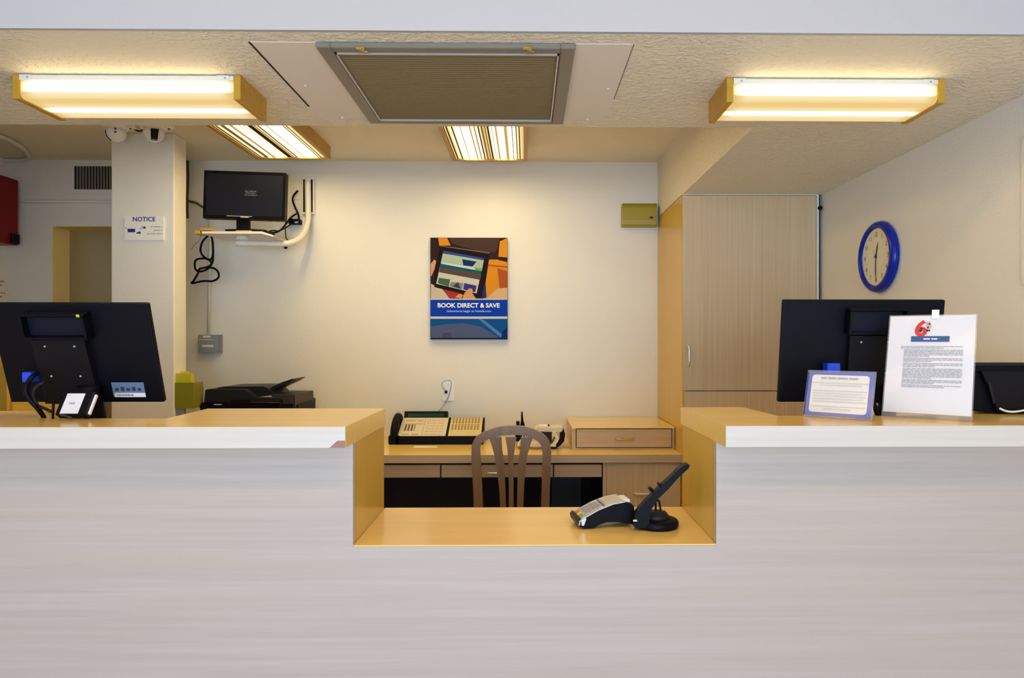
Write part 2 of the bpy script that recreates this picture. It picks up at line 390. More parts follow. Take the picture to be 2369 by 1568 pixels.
for k in range(n):
    y = iy0 + 0.012 + (iy1 - iy0 - 0.022) * k / (n - 1)
    m4 = Matrix.Translation((0, y, ZS - 0.008)) @ Matrix.Rotation(math.radians(-38), 4, 'X')
    box(b, ix0 + 0.005, ix1 - 0.005, -0.0046, 0.0046, -0.0008, 0.0008, mx=m4)
part('slats', b, VENTS, vent, kind='stuff')
part('backing', bx(ix0, ix1, iy0, iy1, ZS - 0.0025, ZS - 0.0004), mat('vent_dark', (0.025, 0.018, 0.010), 0.8), vent)
for cxp in (840, 1227):
    p = onZ(cxp, 111, ZS - 0.016)
    b = B(); box(b, p.x - 0.018, p.x + 0.004, p.y - 0.004, p.y + 0.004, zb - 0.006, zb, 0.001)
    tube(b, [(p.x, p.y, zb - 0.001), (p.x, p.y, zb - 0.010)], 0.005, 8)
    tube(b, [(p.x - 0.016, p.y - 0.004, zb - 0.004), (p.x + 0.008, p.y + 0.010, zb - 0.008)], 0.0022, 6)
    part('clip', b, BRASS, vent)

# ================================================================== LIT FIXTURES
BR, MD, AM = (9.0, 6.9, 3.7), (1.08, 0.90, 0.55), (0.93, 0.64, 0.24)
def soffit_light(x0, x1, label):
    y0, y1, zt, zb = 1.905, 2.097, ZS - 0.0005, ZS - 0.068
    cx = (x0 + x1) / 2
    t = thing('soffit_light', label, 'ceiling light', (cx, (y0 + y1) / 2, zb), 'fluorescent lights under the soffit')
    for a in (x0, x1 - 0.019):
        part('end_cap', bx(a, a + 0.019, y0, y1, zb, zt, 0.0015), LIGHTW, t)
    a, c = x0 + 0.0195, x1 - 0.0195
    # moulded wrap diffuser: front face, chamfered bottom corner, bottom, back
    pr = [(y0 + 0.004, zt - 0.016), (y0 + 0.004, zb + 0.014), (y0 + 0.010, zb + 0.006), (y0 + 0.018, zb + 0.003), (y1 - 0.018, zb + 0.003), (y1 - 0.010, zb + 0.006), (y1 - 0.004, zb + 0.014), (y1 - 0.004, zt - 0.016)]
    b = B(); prism(b, pr, a, c, 'yz')
    h = 0.066; L = (c - a) / 2
    # section coordinate runs down the front face then back along the bottom
    ramp = [(0.0, (1.0, 0.80, 0.44)), (0.07, MD), (0.12, BR), (0.165, BR), (0.20, MD), (0.26, (1.0, 0.80, 0.42)), (0.31, AM), (0.40, AM), (0.50, (1.0, 0.80, 0.42)), (0.57, MD), (0.61, (17.0, 12.9, 6.4)), (0.69, (17.0, 12.9, 6.4)), (0.73, MD), (0.82, (1.0, 0.80, 0.42)), (1.0, AM)]
    off = (y0 - (y0 + y1) / 2) - h
    em = emit('lit_wrap_diffuser', ramp, (0, 1, -1), off, 0.258, 0, LAMP, 0, L + 0.005)
    part('diffuser', b, em, t)
    part('rail', bx(a, c, y0 + 0.001, y0 + 0.006, zt - 0.015, zt - 0.003), WHITEM, t)
    part('mounting_pan', bx(a, c, y0 + 0.008, y1 - 0.004, zt - 0.015, zt), WHITEM, t)
    for sx in (a + 0.022, c - 0.022):
        s = bx(sx - 0.022, sx + 0.010, y0 - 0.001, y0 + 0.001, zt - 0.017, zt - 0.002); part('bracket', s, WHITEM, t)
        part('screw', lathe(B(), [(0.003, 0), (0.002, 0.002)], 8, Matrix.Translation((sx, y0 - 0.001, zt - 0.009)) @ Matrix.Rotation(math.pi / 2, 4, 'X')), GREYM, t)
    return t
soffit_light(PX(28, 1.905), PX(540, 1.905) + 0.019, 'lit fluorescent wrap light with oak end caps under left part of soffit')
soffit_light(PX(1697, 1.905) - 0.019, PX(2187, 1.905), 'lit fluorescent wrap light with oak end caps under right part of soffit')

def box_light(x0, x1, y1, label, seed):
    y0 = y1 - 1.2; zt, zb = ZC - 0.0005, ZC - 0.070; cx = (x0 + x1) / 2
    t = thing('box_light', label, 'ceiling light', (cx, (y0 + y1) / 2, zb), 'oak framed ceiling lights behind the soffit')
    for a in (x0, x1 - 0.02): part('side_board', bx(a, a + 0.02, y0, y1, zb, zt, 0.0015), LIGHTW, t)
    for a in (y0, y1 - 0.02): part('end_board', bx(x0 + 0.0202, x1 - 0.0202, a, a + 0.02, zb, zt), LIGHTW, t)
    W = x1 - x0 - 0.042
    D = (0.9, 0.60, 0.20); M2 = (1.5, 1.15, 0.62); H = (25.0, 18.2, 7.6)
    ramp = [(0.0, D), (0.10, M2), (0.20, H), (0.36, H), (0.43, M2), (0.49, D), (0.53, D), (0.58, M2), (0.65, H), (0.82, H), (0.9, M2), (1.0, D)]
    em = emit('lit_ribbed_lens_%d' % seed, ramp, (1, 0, 0), -W / 2 + seed * 1e-4, W, 15.3 + 0.6 * seed, LAMP)
    part('lens', bx(x0 + 0.021, x1 - 0.021, y0 + 0.021, y1 - 0.021, zb + 0.007, zb + 0.011), em, t)
    part('pan', bx(x0 + 0.021, x1 - 0.021, y0 + 0.021, y1 - 0.021, zb + 0.05, zt), WHITEM, t)
    return t
yl = 3.775
box_light(PX(592, yl), PX(765, yl), yl, 'lit ribbed ceiling light in oak frame above wall monitor', 1)
yl = 3.80
box_light(PX(1046, yl), PX(1220, yl), yl, 'lit ribbed ceiling light in oak frame above blue poster', 2)

# ================================================================== COUNTER
LX, RX = -0.4125, 0.4545                                  # sides of the gap
YP, YT, YBK = 1.65, 1.584, 2.01                            # panel, lip, back edge
counter = thing('reception_counter', 'pale wood reception counter with stepped-down gap in the middle', 'counter', (0, 1.83, 0))
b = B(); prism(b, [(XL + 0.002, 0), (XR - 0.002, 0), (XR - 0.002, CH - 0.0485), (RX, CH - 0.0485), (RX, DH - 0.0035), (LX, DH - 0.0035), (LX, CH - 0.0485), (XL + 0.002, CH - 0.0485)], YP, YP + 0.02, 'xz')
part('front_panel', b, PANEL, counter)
part('side_panel', bx(LX - 0.022, LX - 0.0002, YP + 0.0205, YBK, 0, CH - 0.049), MAPLEV, counter)
part('side_panel', bx(RX + 0.0002, RX + 0.022, YP + 0.0205, YBK, 0, CH - 0.049), MAPLEV, counter)
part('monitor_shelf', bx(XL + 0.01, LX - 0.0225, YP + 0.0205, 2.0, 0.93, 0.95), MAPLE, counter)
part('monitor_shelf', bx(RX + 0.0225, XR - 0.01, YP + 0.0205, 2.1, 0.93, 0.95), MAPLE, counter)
low = thing('lowered_worktop', 'shiny maple worktop in the low gap of the counter', 'worktop', (0, 1.83, DH - 0.035))
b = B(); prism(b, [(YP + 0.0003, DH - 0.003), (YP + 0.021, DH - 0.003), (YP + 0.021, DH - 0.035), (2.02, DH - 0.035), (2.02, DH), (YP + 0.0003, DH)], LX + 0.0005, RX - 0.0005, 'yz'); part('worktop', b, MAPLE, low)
part('bracket', bx(-0.02, 0.02, YP + 0.022, 1.95, DH - 0.12, DH - 0.0355), WHITEM, low)

def W2(px, py):                                           # picture point on the tall counter's surface
    p = onZ(px, py, CH); return (p.x, p.y)
tl = thing('left_countertop', 'thick maple countertop with chipped corner left of the gap', 'countertop', (-1.7, 1.8, CH - 0.0485))
def seg_top(name, outline, lip_x0, lip_x1, root, chip=False):
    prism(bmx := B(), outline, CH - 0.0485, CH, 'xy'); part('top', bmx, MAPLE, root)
    z0, z1 = CH - 0.0485, CH - 0.0006
    b = B()
    if chip:
        prism(b, [(lip_x0, z0), (lip_x1 - 0.036, z0), (lip_x1 - 0.018, z0 + 0.0165), (lip_x1, z0 + 0.0165), (lip_x1, z1), (lip_x0, z1)], YT, YT + 0.0018, 'xz')
        c = B(); prism(c, [(lip_x1 - 0.0355, z0), (lip_x1 - 0.0005, z0), (lip_x1 - 0.0005, z0 + 0.016), (lip_x1 - 0.018, z0 + 0.016)], YT + 0.0012, YT + 0.0019, 'xz')
        part('chipped_corner', c, CORE, root, label='chipped corner showing pinkish brown core')
    else:
        box(b, lip_x0, lip_x1, YT, YT + 0.0018, z0, z1)
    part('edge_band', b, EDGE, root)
y0 = YT + 0.002
cutx = -0.908
seg_top('left', [(XL + 0.003, y0), (LX - 0.001, y0), (LX + 0.004, YBK), (PX(481, YBK), YBK), (cutx, 1.752), W2(93, 966.5), W2(81, 950), (XL + 0.003, 1.93)], XL + 0.003, LX - 0.001, tl, True)
tr = thing('right_countertop', 'thick maple countertop with two paper stands right of the gap', 'countertop', (1.0, 1.8, CH - 0.0485))
seg_top('right', [(RX + 0.004, y0), (XR - 0.003, y0), (XR - 0.003, 2.02), (1.17, 2.02), (1.14, 1.795), (0.655, 1.795), (0.637, 2.03), (RX - 0.001, 2.03)], RX + 0.004, XR - 0.003, tr)

# ================================================================== CABINET, DESK, CHAIR
YC = 3.43
cab = thing('tall_cabinet', 'tall taupe laminate cabinet reaching the ceiling in the right back corner', 'cabinet', (1.1, 3.75, 0))
cz = ZS - 0.004
part('body', bx(XB + 0.018, XR - 0.025, YC + 0.022, YB - 0.002, 0, cz), CABV, cab)
part('side_panel', bx(XB, XB + 0.0175, YC + 0.004, YB - 0.002, 0, cz), MAPLEV, cab)
dt, db = PZ(1700, 452, YC), PZ(1700, 903, YC)
door = part('door', bx(XB + 0.002, XR - 0.030, YC, YC + 0.0215, db, dt, 0.001), CABV, cab)
hx = PX(1594, YC - 0.02); hz0, hz1 = PZ(1594, 845, YC - 0.02), PZ(1594, 801, YC - 0.02)
part('handle', tb([(hx, YC, hz0), (hx, YC - 0.022, hz0 + 0.006), (hx, YC - 0.026, (hz0 + hz1) / 2), (hx, YC - 0.022, hz1 - 0.006), (hx, YC, hz1)], 0.0055, 8, 5), STEEL, door, True)
lower = part('lower_door', bx(XB + 0.010, XR - 0.030, YC + 0.003, YC + 0.0215, 0.08, db - 0.005, 0.001), CABV, cab)
part('kick', bx(XB + 0.020, XR - 0.030, YC + 0.0225, YC + 0.03, 0, 0.079), DARKGAP, cab)
part('edge_strip', bx(XB + 0.0, XR - 0.018, YC - 0.001, YC + 0.01, dt + 0.002, dt + 0.010), WHITEM, cab, label='white edge strip along the top')
part('edge_strip', bx(XR - 0.028, XR - 0.017, YC - 0.001, YC + 0.012, 0.5, dt + 0.002), WHITEM, cab, label='white edge strip down the right side')
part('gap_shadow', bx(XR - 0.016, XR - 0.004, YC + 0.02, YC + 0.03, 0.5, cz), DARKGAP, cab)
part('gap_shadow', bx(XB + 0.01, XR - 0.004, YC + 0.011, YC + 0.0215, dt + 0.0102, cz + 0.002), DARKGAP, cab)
kp = P(1903, 481, YC - 0.005)
part('cable_clip', lathe(B(), [(0.008, -0.01), (0.012, 0), (0.008, 0.01)], 10, Matrix.Translation((XR - 0.0125, YC - 0.005, kp.z)) @ Matrix.Rotation(math.pi / 2, 4, 'X')), BLACK, cab)

DZ, DY = 0.784, 3.43
desk = thing('back_desk', 'long maple desk with drawers along the back wall', 'desk', (-0.4, 3.75, 0))
DX0, DX1 = px1 + 0.004, XB - 0.002
part('worktop', bx(DX0, DX1, DY, YB - 0.003, DZ - 0.0015, DZ), MAPLE, desk)
part('worktop_edge', bx(DX0, DX1, DY + 0.0005, YB - 0.003, DZ - 0.040, DZ - 0.0016), CABX, desk, label='taupe worktop edge')
yd = DY + 0.03
dz0, dz1 = PZ(1150, 1104, yd), PZ(1150, 1075, yd)
for a, c, hnd in ((PX(740, yd), PX(1018, yd), None), (PX(1021, yd), PX(1254, yd), (1128, 1158)), (PX(1282, yd), PX(1392, yd), None)):
    d = part('drawer', bx(a, c, yd, yd + 0.02, dz0, dz1, 0.001), CABX, desk)
    if hnd:
        z = PZ(1140, 1092, yd); h0, h1 = PX(hnd[0], yd), PX(hnd[0] + 42, yd)
        part('handle', tb([(h0, yd, z), (h0 + 0.006, yd - 0.022, z), ((h0 + h1) / 2, yd - 0.026, z), (h1 - 0.006, yd - 0.022, z), (h1, yd, z)], 0.005, 8, 5), STEEL, d, True)
part('drawer_divider', bx(PX(1257, yd), PX(1279, yd), yd + 0.001, yd + 0.02, dz0, dz1), CABX, desk)
part('drawer_case', bx(DX0 + 0.02, PX(1393, yd), yd + 0.021, YB - 0.06, dz0 + 0.004, DZ - 0.0405), DARKGAP, desk)
part('modesty_panel', bx(DX0 + 0.02, PX(1395, yd), YB - 0.05, YB - 0.03, 0.02, dz0 + 0.003), NAVY, desk)
part('blue_reflection', bx(PX(1285, yd), PX(1362, yd), YB - 0.12, YB - 0.052, 0.0, dz0 + 0.002), NAVYL, desk)  # blue daylight reflected under the desk, put into a coloured slab
part('end_panel', bx(DX0, DX0 + 0.019, DY + 0.02, YB - 0.003, 0, DZ - 0.0405), CABV, desk)
cx0 = PX(1396, yd)
part('cupboard_body', bx(cx0, DX1, yd + 0.021, YB - 0.003, 0, DZ - 0.0405), DARKGAP, desk)
part('cupboard_side', bx(cx0 - 0.004, cx0 - 0.0002, yd + 0.021, yd + 0.5, 0.0, DZ - 0.0408), NAVY, desk)
part('cupboard_stile', bx(cx0 - 0.002, cx0 + 0.0145, yd + 0.001, yd + 0.0205, 0.0, DZ - 0.0408), CABV, desk)
d = part('cupboard_door', bx(cx0 + 0.016, DX1 - 0.001, yd, yd + 0.0205, 0.08, DZ - 0.047, 0.001), CABV, desk)
z = PZ(1480, 1140, yd); h0, h1 = PX(1467, yd), PX(1510, yd)
part('handle', tb([(h0, yd, z), (h0 + 0.006, yd - 0.022, z), ((h0 + h1) / 2, yd - 0.026, z), (h1 - 0.006, yd - 0.022, z), (h1, yd, z)], 0.005, 8, 5), STEEL, d, True)

# small drawer unit on the desk
YU = 3.594; ux0, ux1 = PX(1323, YU), XB - 0.004; uz1 = PZ(1440, 988, YU)
unit = thing('drawer_box', 'low taupe one-drawer box on right end of the back desk', 'drawer unit', ((ux0 + ux1) / 2, 3.83, DZ))
b = B(); box(b, ux0, ux1, YU + 0.001, YB - 0.004, DZ + 0.0005, uz1 - 0.012); part('case', b, CABX, unit)
part('top', bx(ux0, ux1, YU, YB - 0.004, uz1 - 0.0118, uz1, 0.001), MAPLE, unit)
f0, f1 = PX(1332, YU), PX(1555, YU); g0, g1 = PZ(1440, 1036, YU), PZ(1440, 991, YU)
part('drawer_gap', bx(f0, f1, YU, YU + 0.0015, g0, g1), DARKGAP, unit)
d = part('drawer', bx(f0 + 0.004, f1 - 0.004, YU - 0.004, YU, g0 + 0.004, g1 - 0.004, 0.001), CABX, unit)
z = PZ(1440, 1014, YU); h0, h1 = PX(1424, YU), PX(1466, YU)
part('handle', tb([(h0, YU - 0.004, z), (h0 + 0.006, YU - 0.022, z), ((h0 + h1) / 2, YU - 0.026, z - 0.002), (h1 - 0.006, YU - 0.022, z), (h1, YU - 0.004, z)], 0.005, 8, 5), BRASS, d, True)

# chair pushed up to the desk
YH = 3.16
chair = thing('slat_back_chair', 'brown wooden chair with arched slatted back at the back desk', 'chair', (PX(1183, YH), 3.3, 0))
def q(px, py): p = P(px, py, YH); return (p.x, p.z)
def curve2(pts, n=5): return [(v.x, v.y) for v in smoothpath([(p[0], p[1], 0) for p in pts], n)]
SEAT = 0.45
zf = SEAT - 0.04
outer = curve2([(1098, 1400), (1096, 1172), (1091, 1070), (1092, 1030), (1104, 1009), (1130, 995), (1160, 987), (1190, 985), (1218, 988), (1244, 997), (1264, 1011), (1274, 1032), (1275, 1070), (1271, 1172), (1270, 1400)])
inner = curve2([(1119, 1400), (1117, 1172), (1112, 1070), (1111, 1034), (1118, 1022), (1138, 1013), (1160, 1008), (1188, 1006), (1212, 1008), (1234, 1015), (1248, 1025), (1254, 1040), (1255, 1070), (1252, 1172), (1250, 1400)])
b = B(); n = len(outer)
va = [[bm_v for bm_v in (b.verts.new((q(*outer[i])[0], YH, q(*outer[i])[1])), b.verts.new((q(*inner[i])[0], YH, q(*inner[i])[1])), b.verts.new((q(*inner[i])[0], YH + 0.028, q(*inner[i])[1])), b.verts.new((q(*outer[i])[0], YH + 0.028, q(*outer[i])[1])))] for i in range(n)]
for r0, r1 in zip(va, va[1:]):
    for k in range(4): b.faces.new([r0[k], r0[(k + 1) % 4], r1[(k + 1) % 4], r1[k]])
b.faces.new(va[0]); b.faces.new(list(reversed(va[-1])))
bmesh.ops.bevel(b, geom=[e for e in b.edges if len(e.link_faces) == 2 and e.calc_face_angle(0) > 1.2], offset=0.003, segments=2, affect='EDGES')
part('back_frame', b, CHAIRW, chair)
for tl_, tr_, ml, mr, bl, br in ((1131, 1160, 1147, 1166, 1157, 1170), (1169, 1195, 1176, 1188, 1177, 1188), (1205, 1233, 1199, 1217, 1196, 1211)):
    L = curve2([(tl_, 1012), ((tl_ + ml) / 2 + 1, 1040), (ml, 1075), (bl, 1172), (bl, 1400)]); R = curve2([(tr_, 1012), ((tr_ + mr) / 2 - 1, 1040), (mr, 1075), (br, 1172), (br, 1400)])
    b = B(); prism(b, [q(*p) for p in L] + [q(*p) for p in reversed(R)], YH + 0.006, YH + 0.021, 'xz'); part('slat', b, CHAIRW, chair)
sx0, sx1 = PX(1098, YH), PX(1270, YH)
part('seat', bx(sx0 - 0.01, sx1 + 0.01, YH - 0.005, YH + 0.41, SEAT - 0.03, SEAT + 0.01, 0.01, seg=2), CHAIRW, chair)
for lx in (sx0 + 0.018, sx1 - 0.018):
    for ly in (YH + 0.02, YH + 0.37):
        part('leg', tb([(lx, ly, SEAT - 0.03), (lx, ly, 0.0)], [0.021, 0.014], 10), CHAIRW, chair, True)
    part('stretcher', tb([(lx, YH + 0.02, 0.18), (lx, YH + 0.37, 0.18)], 0.009, 8), CHAIRW, chair, True)

# ================================================================== ON THE WALLS
# poster canvas
YQ = YB - 0.032
poster = thing('poster_canvas', 'canvas poster with tablet photo and blue BOOK DIRECT band on back wall', 'poster', (PX(1085, YQ), YB - 0.016, PZ(1085, 785, YQ)))
x0, x1, z0, z1 = PX(995.5, YQ), PX(1174, YQ), PZ(1085, 785, YQ), PZ(1085, 549.5, YQ)
part('canvas', bx(x0, x1, YQ, YB - 0.001, z0, z1, 0.002), mat('canvas_dark', (0.03, 0.022, 0.022), 0.5), poster)
def K(cx, cy):
    px, py = 940 + cx * 0.19133, 520 + cy * 0.19133
    p = P(px, py, YQ); return (min(max(p.x, x0 + 0.001), x1 - 0.001), p.z)
layer = [0]
def art(name, pts, m):
    layer[0] += 1; b = B(); y = YQ - 0.0003 - 0.00012 * layer[0]
    b.faces.new([b.verts.new((k[0], y, k[1])) for k in (K(*p) for p in pts)])
    return part(name, b, m, poster)
def cm(nm, r, g, bl): return mat(nm, tuple(0.72 * (c / 255) ** 2.2 for c in (r, g, bl)), 0.5, spec=0.08)
O1, O2, SK = cm('print_orange', 240, 160, 40), cm('print_rust', 190, 95, 45), cm('print_skin', 240, 175, 125)
art('printed_photo', [(297, 160), (1222, 160), (1222, 900), (297, 900)], cm('print_dark', 58, 40, 40))
art('print_area', [(520, 160), (1130, 160), (1080, 330), (950, 340), (560, 230)], cm('print_brown', 84, 62, 56))
art('print_area', [(385, 160), (495, 160), (535, 250), (400, 250)], O1)
art('print_area', [(1130, 200), (1222, 160), (1222, 900), (930, 900), (1000, 420), (1110, 420)], O1)
art('print_area', [(1110, 385), (1222, 395), (1222, 450), (1110, 425)], cm('print_dark2', 60, 30, 25))
art('print_area', [(1100, 520), (1222, 560), (1222, 770), (1130, 780)], O2)
art('print_area', [(990, 480), (1222, 500), (1222, 520), (1000, 500)], O2)
art('print_area', [(350, 740), (640, 800), (740, 900), (300, 900), (300, 740)], cm('print_red', 190, 60, 55))
art('print_area', [(920, 740), (960, 720), (970, 880), (920, 890)], cm('print_blue_dark', 40, 60, 140))
art('print_sleeve', [(297, 712), (430, 770), (530, 900), (297, 900)], cm('print_cream', 226, 212, 190))
art('print_sleeve', [(960, 900), (1100, 770), (1222, 760), (1222, 900)], cm('print_cream2', 235, 200, 150))
art('print_tablet', [(405, 250), (1010, 335), (1012, 370), (915, 850), (870, 880), (345, 755), (325, 700)], cm('print_tablet', 38, 24, 26))
art('print_tablet_edge', [(405, 250), (1010, 335), (1006, 348), (400, 258)], cm('print_grey', 130, 118, 112))
art('print_screen', [(450, 312), (943, 405), (850, 830), (362, 712)], cm('print_screen', 225, 225, 215))
art('print_sky', [(446, 340), (938, 425), (912, 560), (415, 478)], cm('print_sky', 188, 214, 196))
art('print_header', [(450, 312), (943, 405), (938, 430), (443, 346)], cm('print_header', 62, 82, 172))
art('print_tower', [(676, 415), (850, 445), (800, 505), (690, 490)], cm('print_tower', 20, 55, 130))
art('print_sea', [(412, 470), (912, 560), (906, 590), (408, 515)], cm('print_sea', 24, 98, 130))
art('print_beach', [(408, 512), (906, 590), (894, 665), (396, 572)], cm('print_sand', 96, 84, 80))
art('print_bar', [(432, 452), (832, 522), (826, 545), (428, 472)], cm('print_white', 238, 238, 236))
art('print_button', [(834, 515), (912, 530), (906, 562), (828, 548)], cm('print_green', 110, 190, 100))
art('print_thumb', [(395, 640), (530, 660), (515, 748), (380, 705)], cm('print_thumb1', 80, 116, 92))
art('print_thumb', [(540, 690), (690, 705), (675, 780), (525, 745)], cm('print_thumb2', 150, 150, 165))
art('print_thumb', [(700, 705), (850, 735), (835, 815), (690, 780)], cm('print_thumb3', 66, 62, 150))
art('print_thumb', [(560, 745), (625, 690), (660, 775)], cm('print_thumb4', 70, 70, 86))
art('print_hand', [(297, 470), (340, 420), (362, 440), (340, 540), (305, 620), (297, 620)], SK)
art('print_hand', [(680, 900), (700, 830), (760, 768), (800, 775), (800, 830), (850, 900)], SK)
art('print_hand', [(590, 875), (640, 835), (690, 850), (660, 890)], cm('print_skin2', 245, 180, 90))
art('print_band', [(293, 905), (1226, 905), (1226, 1108), (293, 1108)], cm('print_blue', 14, 70, 205))
art('print_line', [(293, 893), (1226, 893), (1226, 906), (293, 906)], cm('print_white2', 225, 230, 250))
art('print_line', [(293, 1108), (1226, 1108), (1226, 1136), (293, 1136)], cm('print_white3', 228, 232, 252))
art('print_pool', [(296, 1136), (1224, 1136), (1224, 1384), (296, 1384)], cm('print_pool', 22, 92, 172))
art('print_pool_floor', [(300, 1230), (480, 1200), (700, 1190), (900, 1230), (1150, 1384), (300, 1384)], cm('print_mauve', 92, 104, 148))
art('print_pool_shape', [(450, 1310), (540, 1300), (560, 1384), (420, 1384)], cm('print_mauve2', 80, 84, 128))
art('print_pool_rail', [(870, 1136), (930, 1145), (1155, 1320), (1150, 1365), (1100, 1330)], cm('print_rail', 88, 146, 214))
art('print_pool_edge', [(296, 1366), (1224, 1366), (1224, 1384), (296, 1384)], cm('print_edge', 26, 40, 80))
art('print_pool_corner', [(1160, 1290), (1224, 1230), (1224, 1366), (1150, 1366)], cm('print_corner', 14, 54, 140))
mxp = FRONT((0, YQ - 0.0003 - 0.00012 * (layer[0] + 1), 0))
def ktext(s, c0, c1, cyc, hgt, m, bold):
    a, c = K(c0, cyc), K(c1, cyc)
    part('lettering', text(s, mxp, wd=c[0] - a[0], ht=hgt * 0.19133 * YQ / F_PX, at=((a[0] + c[0]) / 2, a[1]), bold=bold), m, poster)
ktext('BOOK DIRECT & SAVE', 380, 1130, 973, 56, WHITEINK, 0.03)
ktext('Adventures begin at Motel6.com', 488, 1024, 1046, 36, mat('pale_blue_ink', (0.35, 0.55, 0.95), 0.5), 0.01)

# NOTICE sign on the pillar
YN = PY0 - 0.009
sign = thing('notice_sign', 'small white NOTICE sign with camera drawing on the pillar', 'sign', (PX(334, YN), PY0 - 0.002, PZ(334, 556, YN)))
x0, x1, z0, z1 = PX(288, YN), PX(378.5, YN), PZ(334, 555.5, YN), PZ(334, 500, YN)
part('board', bx(x0, x1, YN, PY0 - 0.0004, z0, z1), WHITEP, sign)
def N(u, v): p = P(270 + u * 130 / 2265, 480 + v * 130 / 2265, YN); return (p.x, p.z)
mxn = FRONT((0, YN - 0.0006, 0))
a, c = N(650, 465), N(1560, 465)
part('lettering', text('NOTICE', mxn, wd=c[0] - a[0], ht=0.0235, at=((a[0] + c[0]) / 2, a[1]), bold=0.02), NAVYINK, sign)
def npoly(name, pts, m):
    b = B(); flat(b, [(*N(*p), 0) for p in pts], mxn); part(name, b, m, sign)
npoly('camera_drawing', [(440, 855), (745, 855), (745, 995), (440, 995)], NAVYINK)
npoly('camera_drawing', [(1075, 765), (1165, 765), (1165, 850), (1075, 850)], INK)
npoly('camera_drawing', [(800, 1010), (890, 975), (960, 960), (960, 1080), (900, 1045), (800, 1055)], NAVYINK)
npoly('camera_drawing', [(930, 850), (985, 840), (985, 880), (940, 885)], GREYINK)
npoly('camera_drawing', [(345, 800), (400, 800), (400, 840), (345, 840)], GREYINK)
npoly('camera_drawing', [(1000, 730), (1074, 750), (1060, 870), (990, 850)], PALEINK)
for v, u0, sd in ((775, 1360, 1), (915, 1480, 2), (1055, 1215, 3)):
    b = B(); a, c = N(u0, v), N(1825, v); words_line(b, a[0], c[0], a[1], 0.005, mxn, 0, sd); part('small_print', b, GREYINK, sign)

# wall clock on the right wall
YK = 2.855; ck = Vector((XR, PX(2046, YK) * 0 + YK, EYE + (VY - 594.5) / F_PX * (XR * SN + YK * CS)))
ckm = Matrix.Translation(ck) @ Matrix.Rotation(-math.pi / 2, 4, 'Y')      # local +Z points to -X, into the room
clock = thing('wall_clock', 'round blue rimmed wall clock with cream face on right wall', 'clock', ck)
Rk = 0.149
part('rim', lathe(B(), [(Rk - 0.006, 0.001), (Rk, 0.010), (Rk - 0.004, 0.024), (Rk - 0.014, 0.033), (Rk - 0.026, 0.033), (Rk - 0.031, 0.018)], 64, ckm, False), CLOCKBLUE, clock, True)
part('face', lathe(B(), [(Rk - 0.0305, 0.010), (Rk - 0.0305, 0.021)], 64, ckm), CLOCKFACE, clock)
fm = frame(ck + Vector((-0.0216, 0, 0)), (0, -1, 0), (0, 0, 1))
for h in range(1, 13):
    a = math.radians(90 - 30 * h); r = 0.094
    part('numeral', text(str(h), fm, ht=0.019, at=(r * math.cos(a), r * math.sin(a))), INK, clock)
def hand(ang, l0, l1, wd, m, z):
    a = math.radians(90 - ang); d = Vector((math.cos(a), math.sin(a), 0)); n_ = Vector((-d.y, d.x, 0))
    b = B(); pts = [d * -l0 + n_ * wd * .6, d * -l0 - n_ * wd * .6, d * l1 * .6 - n_ * wd, d * l1, d * l1 * .6 + n_ * wd]
    prism(b, [(p.x, p.y) for p in pts], z, z + 0.001, 'xy', fm); return b
part('hour_hand', hand(15, 0.012, 0.062, 0.004, INK, 0.001), INK, clock)
part('minute_hand', hand(181, 0.012, 0.098, 0.003, INK, 0.0025), INK, clock)
part('second_hand', hand(335, 0.010, 0.035, 0.002, INK, 0.004), GREYINK, clock)
part('hub', lathe(B(), [(0.006, 0), (0.005, 0.006)], 16, fm), INK, clock)

# olive box beside the cabinet
YO = 4.005
ob = thing('wall_box', 'olive yellow plastic box high on back wall beside tall cabinet', 'box', (PX(1480, YO), 4.04, PZ(1480, 523, YO)))
x0, x1, z0, z1 = PX(1440, YO), PX(1519, YO), PZ(1480, 523.5, YO), PZ(1480, 470, YO)
b = B(); prism(b, [(YB - 0.002, z0 + 0.004), (YO + 0.012, z0 + 0.004), (YO + 0.004, z0 + 0.012), (YO, z0 + 0.036), (YO, z1 - 0.024), (YO + 0.012, z1 - 0.004), (YB - 0.002, z1 - 0.004)], x0 + 0.002, x1, 'yz')
part('case', b, OLIVE, ob)
part('top_cap', bx(x0 + 0.003, x1 - 0.002, YO + 0.010, YB - 0.003, z1 - 0.0039, z1), OLIVED, ob)
part('badge', lathe(B(), [(0.012, 0), (0.011, 0.002)], 20, Matrix.Translation((PX(1507, YO), YO, PZ(1507, 503, YO))) @ Matrix.Scale(0.55, 4, (0, 0, 1)) @ Matrix.Rotation(math.pi / 2, 4, 'X')), INK, ob, label='small dark oval badge')
part('back_strip', bx(x1 + 0.001, x1 + 0.006, YO + 0.03, YB - 0.002, z0 + 0.006, z1 + 0.004), DARKGAP, ob)  # dark strip painting the gap shadow right of the box

